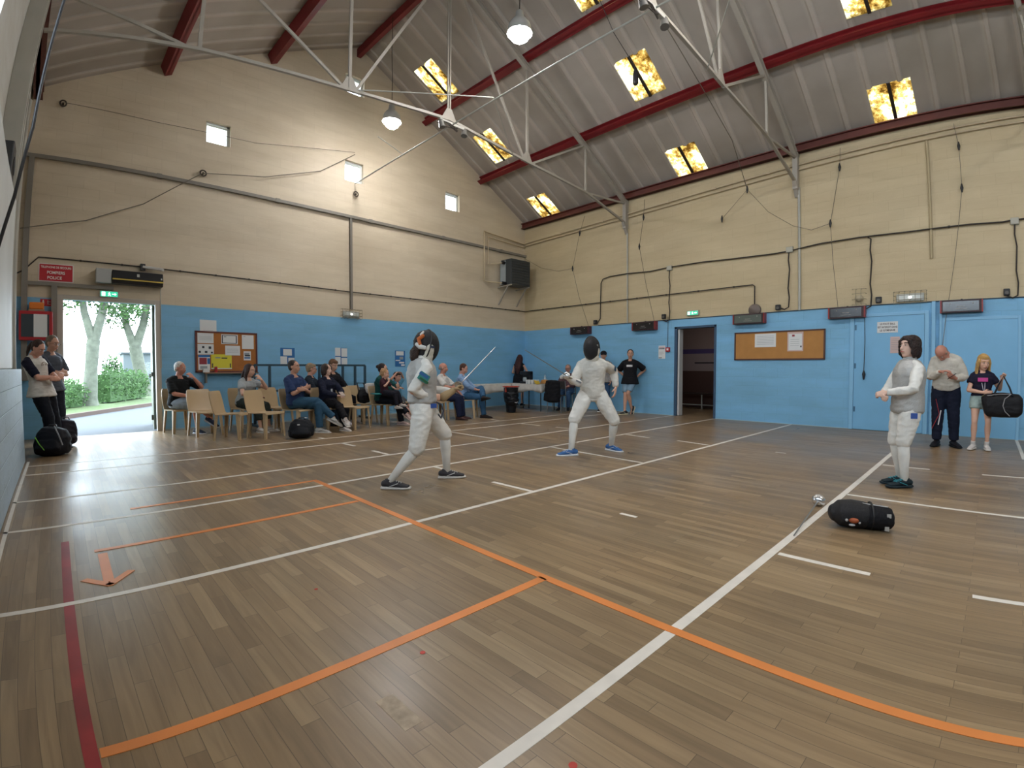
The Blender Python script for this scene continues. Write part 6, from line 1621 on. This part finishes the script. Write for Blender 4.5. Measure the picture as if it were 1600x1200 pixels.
# bags
def backpack(label, loc, rz, w, h, dp, extra=None, m='17181f', name='backpack'):
    t = thing(name, label, 'backpack', loc, rz)
    b = B(); b.loft([(0, 0, .05), (0, 0, h * .35), (.02, 0, h * .7), (.03, 0, h * .9)], [(w / 2, dp / 2), (w / 2 * 1.04, dp / 2 * 1.1), (w / 2 * .94, dp / 2 * .95), (w / 2 * .7, dp / 2 * .6)], 20, side=(1, 0, 0), power=3, caplen=.35)
    b.loft([(0, -dp * .45, .07), (0, -dp * .55, h * .3), (0, -dp * .5, h * .5)], [(w * .36, .04), (w * .38, .05), (w * .3, .035)], 16, side=(1, 0, 0), power=2.6)
    fuse(b, 'body', clothm('bag_' + m, m, .65), .012, 3, .006, 9, parent=t)
    b = B().tube([(-.05, 0, h * .93), (-.03, .01, h * 1.05), (.05, .01, h * 1.05), (.07, 0, h * .93)], .01, 7); b.obj('grab_loop', M_DARK, t, smooth=True)
    for sx in (-1, 1): B().tube([(sx * w * .3, dp * .4, h * .85), (sx * w * .36, dp * .75, h * .55), (sx * w * .38, dp * .6, .1)], .014, 7).obj('strap', M_DARK, t, smooth=True)
    if extra: extra(t)
    return t
def ex_b(t):
    B().tube([(-.14, -.2, .28), (-.08, -.22, .18), (-.02, -.22, .1)], .006, 6).obj('zip_trim', mat('lime_trim', '7fc244', .5), t)
    B().tube([(.1, -.17, .42), (.16, -.2, .3), (.2, -.19, .16)], .009, 6).obj('strap_trim', mat('grey_trim', '8f9298', .5), t)
backpack('black backpack with lime green zip slumped below the leaning girl', (-.18, 8.98, 0), -.35, .44, .4, .32, ex_b)
backpack('small black backpack standing right of the one with lime zip by the doorway', (-.02, 10.0, 0), .3, .3, .42, .25, None, '191722')
def ex_c(t):
    B().box(-.06, -.02, -.175, -.165, .24, .26).obj('badge', mat('badge_white', 'b9bcc2', .4)  , t); B().ell((.08, -.02, .345), (.025, .02, .012)).obj('bottle_top', mat('badge_white', 'b9bcc2', .4), t, smooth=True)
backpack('black backpack on the floor at the feet of the man in blue tee', (3.12, 8.42, 0), -.35, .4, .33, .28, ex_c, '12151c')
# black bag with white lining on the second-row chair
t = thing('shoulder_bag', 'black and white bag hanging on the beige chair beside the woman in teal', 'bag', (4.98, 9.78, .45))
b = B().loft([(0, 0, .05), (0, 0, .15), (0, 0, .26)], [(.15, .07), (.16, .08), (.12, .05)], 16, side=(1, 0, 0), power=3); fuse(b, 'body', clothm('black_nylon', '17171b'), .012, 2, .005, 10, parent=t)
B().tube([(-.12, 0, .2), (-.1, .12, .42), (.05, .14, .42), (.12, 0, .2)], .012, 6).obj('strap', M_DARK, t, smooth=True)
t = thing('tote_bag', 'white patterned bag hung behind the chair of the woman in teal', 'bag', (5.12, 9.75, .5))
b = B().loft([(0, 0, .1), (0, 0, .2), (0, 0, .34)], [(.1, .04), (.13, .06), (.14, .03)], 16, side=(1, 0, 0), power=3); fuse(b, 'body', clothm('white_tote', 'c9c6c4'), .012, 2, .005, 10, parent=t)
B().ell((.0, -.055, .24), (.035, .01, .05)).obj('print', mat('print_maroon', '6a3038', .7), t)
tag(B().box(4.82, 5.0, 8.98, 9.2, .66, .675).obj('notebook', mat('teal_cover', '2a8c90', .5)), 'teal notebook on the knee of the woman in teal', 'notebook')
# blue plastic curtain hanging at the end of the low wall
b = B(); n = 26
pts = []
vs = []
for i in range(n + 1):
    u = i / n; y = 8.56 + u * .75; x = -.56 + .035 * math.sin(u * 34) - .1 * u
    vs += [(x, y, .03), (x * .98, y, .6), (x - .02, y, 1.08)]
fs = []
for i in range(n):
    a = i * 3; fs += [(a, a + 1, a + 4, a + 3), (a + 1, a + 2, a + 5, a + 4)]
o = B().add(vs, fs).obj('plastic_sheet', mat('pale_blue_plastic', '86b7d2', .25, alpha=.85), smooth=True)
md = o.modifiers.new('s', 'SOLIDIFY'); md.thickness = .004
tag(o, 'pale blue plastic sheet hanging behind the legs of the leaning girl', 'plastic sheet')
t = thing('speaker', 'small black loudspeaker on top of the white panel at the left edge', 'speaker', (-.62, 6.3, 3.0))
B().box(-.12, .12, -.14, .14, 0, .34).obj('cabinet', M_DARK, t, bevel=.015); B().cyl((.12, 0, .13), (.128, 0, .13), .09).obj('cone', mat('speaker_cone', '2a2a2e', .7), t)

# ---------------------------------------------------------------- refreshment tables
M_CLOTH = clothm('white_paper_cloth', 'c4c1bb', .6)
def table(label, x0, x1, y0, y1, clabel, drop):
    t = thing('folding_table', label, 'table', ((x0 + x1) / 2, (y0 + y1) / 2, 0))
    w, h = (x1 - x0) / 2, (y1 - y0) / 2
    B().box(-w, w, -h, h, .70, .735).obj('table_top', mat('grey_laminate', '8d8a84', .5), t, bevel=.004)
    for sx in (-1, 1):
        for sy in (-1, 1): B().cyl((sx * (w - .08), sy * (h - .08), .70), (sx * (w - .05), sy * (h - .05), 0), .014, 10).obj('leg', M_DARK, t, smooth=True)
    b = B(); n = 40
    per = []
    e = .015
    def ring(k):
        pts = []
        for i in range(n): pts.append((-w - e + (2 * w + 2 * e) * i / n, -h - e))
        for i in range(n): pts.append((w + e, -h - e + (2 * h + 2 * e) * i / n))
        for i in range(n): pts.append((w + e - (2 * w + 2 * e) * i / n, h + e))
        for i in range(n): pts.append((-w - e, h + e - (2 * h + 2 * e) * i / n))
        return pts
    rg = ring(0); m = len(rg); vs = []
    cx, cy = (x0 + x1) / 2, (y0 + y1) / 2
    for zz, amp in ((.742, 0), (.72, .2), (.74 - drop * .6, .8), (.74 - drop, 1)):
        for i, (px_, py_) in enumerate(rg):
            k = amp * (.016 + .014 * math.sin(i * .75) * math.sin(i * .13 + 1)); L_ = math.hypot(px_ / w, py_ / h)
            vs.append((cx + px_ * (1 + k / w), cy + py_ * (1 + k / h), zz - (amp == 1) * .03 * math.sin(i * .19 + 2)))
    fs = [tuple(range(m))]
    for r in range(3):
        for i in range(m): fs.append((r * m + i, r * m + (i + 1) % m, (r + 1) * m + (i + 1) % m, (r + 1) * m + i))
    c = B().add(vs, fs).obj('tablecloth', M_CLOTH, smooth=True); md = c.modifiers.new('s', 'SOLIDIFY'); md.thickness = .003; md.offset = 1
    tag(c, clabel, 'tablecloth')
table('folding table along the right wall side of the far corner', 9.75, 10.42, 8.95, 10.05, 'white paper cloth over the right hand refreshment table, holding cups and food', .2)
table('folding table along the gable wall in the far corner', 8.75, 10.35, 10.12, 10.62, 'white paper cloth over the left hand refreshment table beside the black bin bag', .24)
# waste bin with black bag and red rim
t = thing('waste_bin', 'red bin lined with a drooping black bag in front of the refreshment table', 'bin', (9.0, 9.35, 0))
B().loft([(0, 0, .02), (0, 0, .35), (0, 0, .67)], [.13, .16, .2], 20, caplen=.05).obj('liner_bag', clothm('black_bag_plastic', '14161a', .35, .5), t, smooth=True)
b = B().loft([(0, -.03, .12), (.0, -.03, .32), (0, 0, .5)], [.1, .19, .2], 20); fuse(b, 'bag_fold', clothm('black_bag_plastic', '14161a', .35, .5), .014, 2, .014, 8, parent=t)
n = 24; B().tube([(.215 * math.cos(2 * PI * i / n), .215 * math.sin(2 * PI * i / n), .7) for i in range(n + 1)], .016, 8).obj('rim', mat('red_plastic', 'a8402c', .4), t, smooth=True)
B().bar((-.19, 0, .7), (-.195, 0, .56), .05, .02).bar((.19, 0, .7), (.195, 0, .56), .05, .02).split('handle', mat('red_plastic', 'a8402c', .4), t)
b = B(); b.bar((-.06, -.19, .3), (.0, -.2, .27), .008, .02); b.bar((.0, -.2, .27), (.06, -.19, .3), .008, .02); b.obj('torn_label', mat('badge_white', 'b9bcc2', .4), t)
# coffee machine, cups, food
t = thing('coffee_machine', 'black coffee machine on the refreshment table in front of the woman in black dress', 'coffee machine', (10.2, 9.95, .745))
B().box(-.13, .13, -.14, .14, 0, .06).obj('base', M_DARK, t, bevel=.01); B().box(.0, .14, -.14, .14, .06, .34).obj('tank', M_DARK, t, bevel=.01); B().box(-.13, .14, -.14, .14, .26, .36).obj('head', M_DARK, t, bevel=.015)
B().lathe((-.06, 0, .06), [(.05, 0), (.065, .05), (.06, .1), (.04, .13)], 18).obj('jug', mat('glass_jug', 'b9c4c8', .1, alpha=.5), t, smooth=True)
M_CUP = mat('white_cup', 'cdd0d0', .4)
cup = thing('paper_cup', '', 'cup', (0, 0, 0)); B().lathe((0, 0, 0), [(.0, .002), (.036, 0), (.046, .12), (.044, .12), (.034, .006), (0, .008)], 16).obj('cup', M_CUP, cup, smooth=True)
cups = [(9.9, 9.62), (9.88, 9.51), (9.98, 9.46), (10.09, 9.4), (9.96, 9.34), (9.86, 9.38)]
for i, (x, y) in enumerate(cups):
    lb = 'white paper cup, %s of the cup cluster on the refreshment table' % ('farthest left', 'second from the left', 'middle back', 'back right', 'right front', 'nearest the camera')[i]
    if i == 0: cup.location = (x, y, .745); cup['label'] = lb; cup['group'] = 'paper cups on the refreshment table'
    else: dup(cup, (x, y, .745), 0, lb)
for i, (x, y, h) in enumerate([(9.97, 9.35, .09), (10.02, 9.3, .09)]):
    pass
t = thing('banana_bunch', 'bunch of yellow bananas on the refreshment table right of the paper cups', 'bananas', (9.92, 9.2, .745))
for k in range(3):
    B().loft([(-.05, -.11 + .02 * k, .03 + .03 * k), (-.05, -.04 + .01 * k, .02 + .03 * k), (-.05, .04 + .01 * k, .02 + .03 * k), (-.05, .11, .07 + .02 * k)], [.01, .021, .021, .008], 10).obj('banana', mat('banana_yellow', 'c9a93a', .5), t, smooth=True)
t = thing('cake', 'golden cake on a foil tray on the refreshment table', 'cake', (10.1, 9.12, .745))
B().lathe((0, 0, 0), [(0, 0), (.17, 0), (.18, .02), (.17, .02), (0, .012)], 22).obj('tray', mat('foil_tray', 'b0aca4', .3, .8), t, smooth=True)
B().loft([(0, 0, .02), (0, 0, .1)], [(.15, .12), (.12, .1)], 18, caplen=.3).obj('sponge', mat('golden_sponge', 'a8763c', .8, var=.2, vscale=20), t, smooth=True)
t = thing('bottle', 'clear plastic water bottle standing behind the cups on the refreshment table', 'bottle', (10.3, 9.3, .745))
B().lathe((0, 0, 0), [(0, 0), (.04, 0), (.042, .02), (.04, .18), (.018, .24), (.014, .27)], 18).obj('body', mat('clear_plastic', 'c4d2d6', .1, alpha=.4), t, smooth=True); B().cyl((0, 0, .27), (0, 0, .29), .016).obj('cap', mat('blue_cap', '3a6ca0', .4), t)
# dark chair with jacket at the end of the table, metal framed chair for the seated man
def metal_chair(label, x, y, a, jacket=None):
    t = thing('stacking_chair', label, 'chair', (x, y, 0), math.radians(a))
    B().box(-.2, .2, -.2, .2, .44, .465).obj('seat', mat('dark_chair_seat', '2a2523', .6), t, bevel=.01)
    B().box(-.215, -.195, -.19, .19, .62, .84).obj('backrest', mat('dark_chair_seat', '2a2523', .6), t, bevel=.008)
    for sx in (-1, 1):
        for sy in (-1, 1): B().cyl((sx * .18, sy * .18, .84 if sx < 0 else .45), (sx * .21, sy * .2, 0), .012, 10).obj('leg', mat('chrome_leg', '8d8f90', .3, .8), t, smooth=True)
    return t
metal_chair('dark metal legged chair under the man with glasses behind the table end', 10.98, 9.02, 205)
metal_chair('dark metal legged chair draped with a black jacket at the table end', 10.0, 8.6, 200)
b = B().loft([(9.83, 8.6, .84), (9.83, 8.6, .6), (9.81, 8.6, .32)], [(.22, .1), (.24, .13), (.25, .15)], 18, side=(0, 1, 0), power=2.8, caplen=.3)
o = fuse(b, 'jacket', clothm('black_jacket', '121318'), .014, 3, .016, 7); tag(o, 'black jacket draped over the chair at the end of the refreshment table', 'jacket')
# bench in the changing room
t = thing('bench', 'changing room bench with white legs and dark seat seen through the doorway', 'bench', (XR + 2.6, 5.3, 0))
B().box(-.2, .2, -1.6, 1.6, .42, .46).obj('seat', mat('dark_bench', '3a2a24', .6), t)
for y in (-.6, -.42, 1.0): B().bar((-.18, y, 0), (-.18, y, .42), .03, up=(0, 1, 0)).obj('leg', M_WHITE, t)
B().bar((-.18, -1.6, .12), (-.18, 1.6, .12), .025).obj('rail', M_WHITE, t)
tag(B().box(XR + 2.99, XR + 3, 4.0, 6.8, 1.34, 1.38).obj('trim_40', mat('dark_rail', '2c2630', .6)), kind='structure')
for y in (5.05, 6.05):
    o = B().cyl((XR + 2.99, y, 1.2), (XR + 2.9, y, 1.2), .03, 12).obj('coat_peg', M_DARK); tag(o, 'round black coat peg in the changing room, %s one' % ('right' if y < 5.5 else 'left'), 'coat peg')

t = thing('added_fill_lamp', 'dim round fill lamp, unseen and added to brighten the changing room', 'lamp', (XR + 1.6, 5.9, 2.58))  # unseen lamp added so the room beyond the doorway is not black
B().lathe((0, 0, 0), [(0, -.06), (.1, -.05), (.14, 0)], 20).obj('shade', mat('dim_fill_glow', (1, .9, .82), .4, emit=9), t, smooth=True)
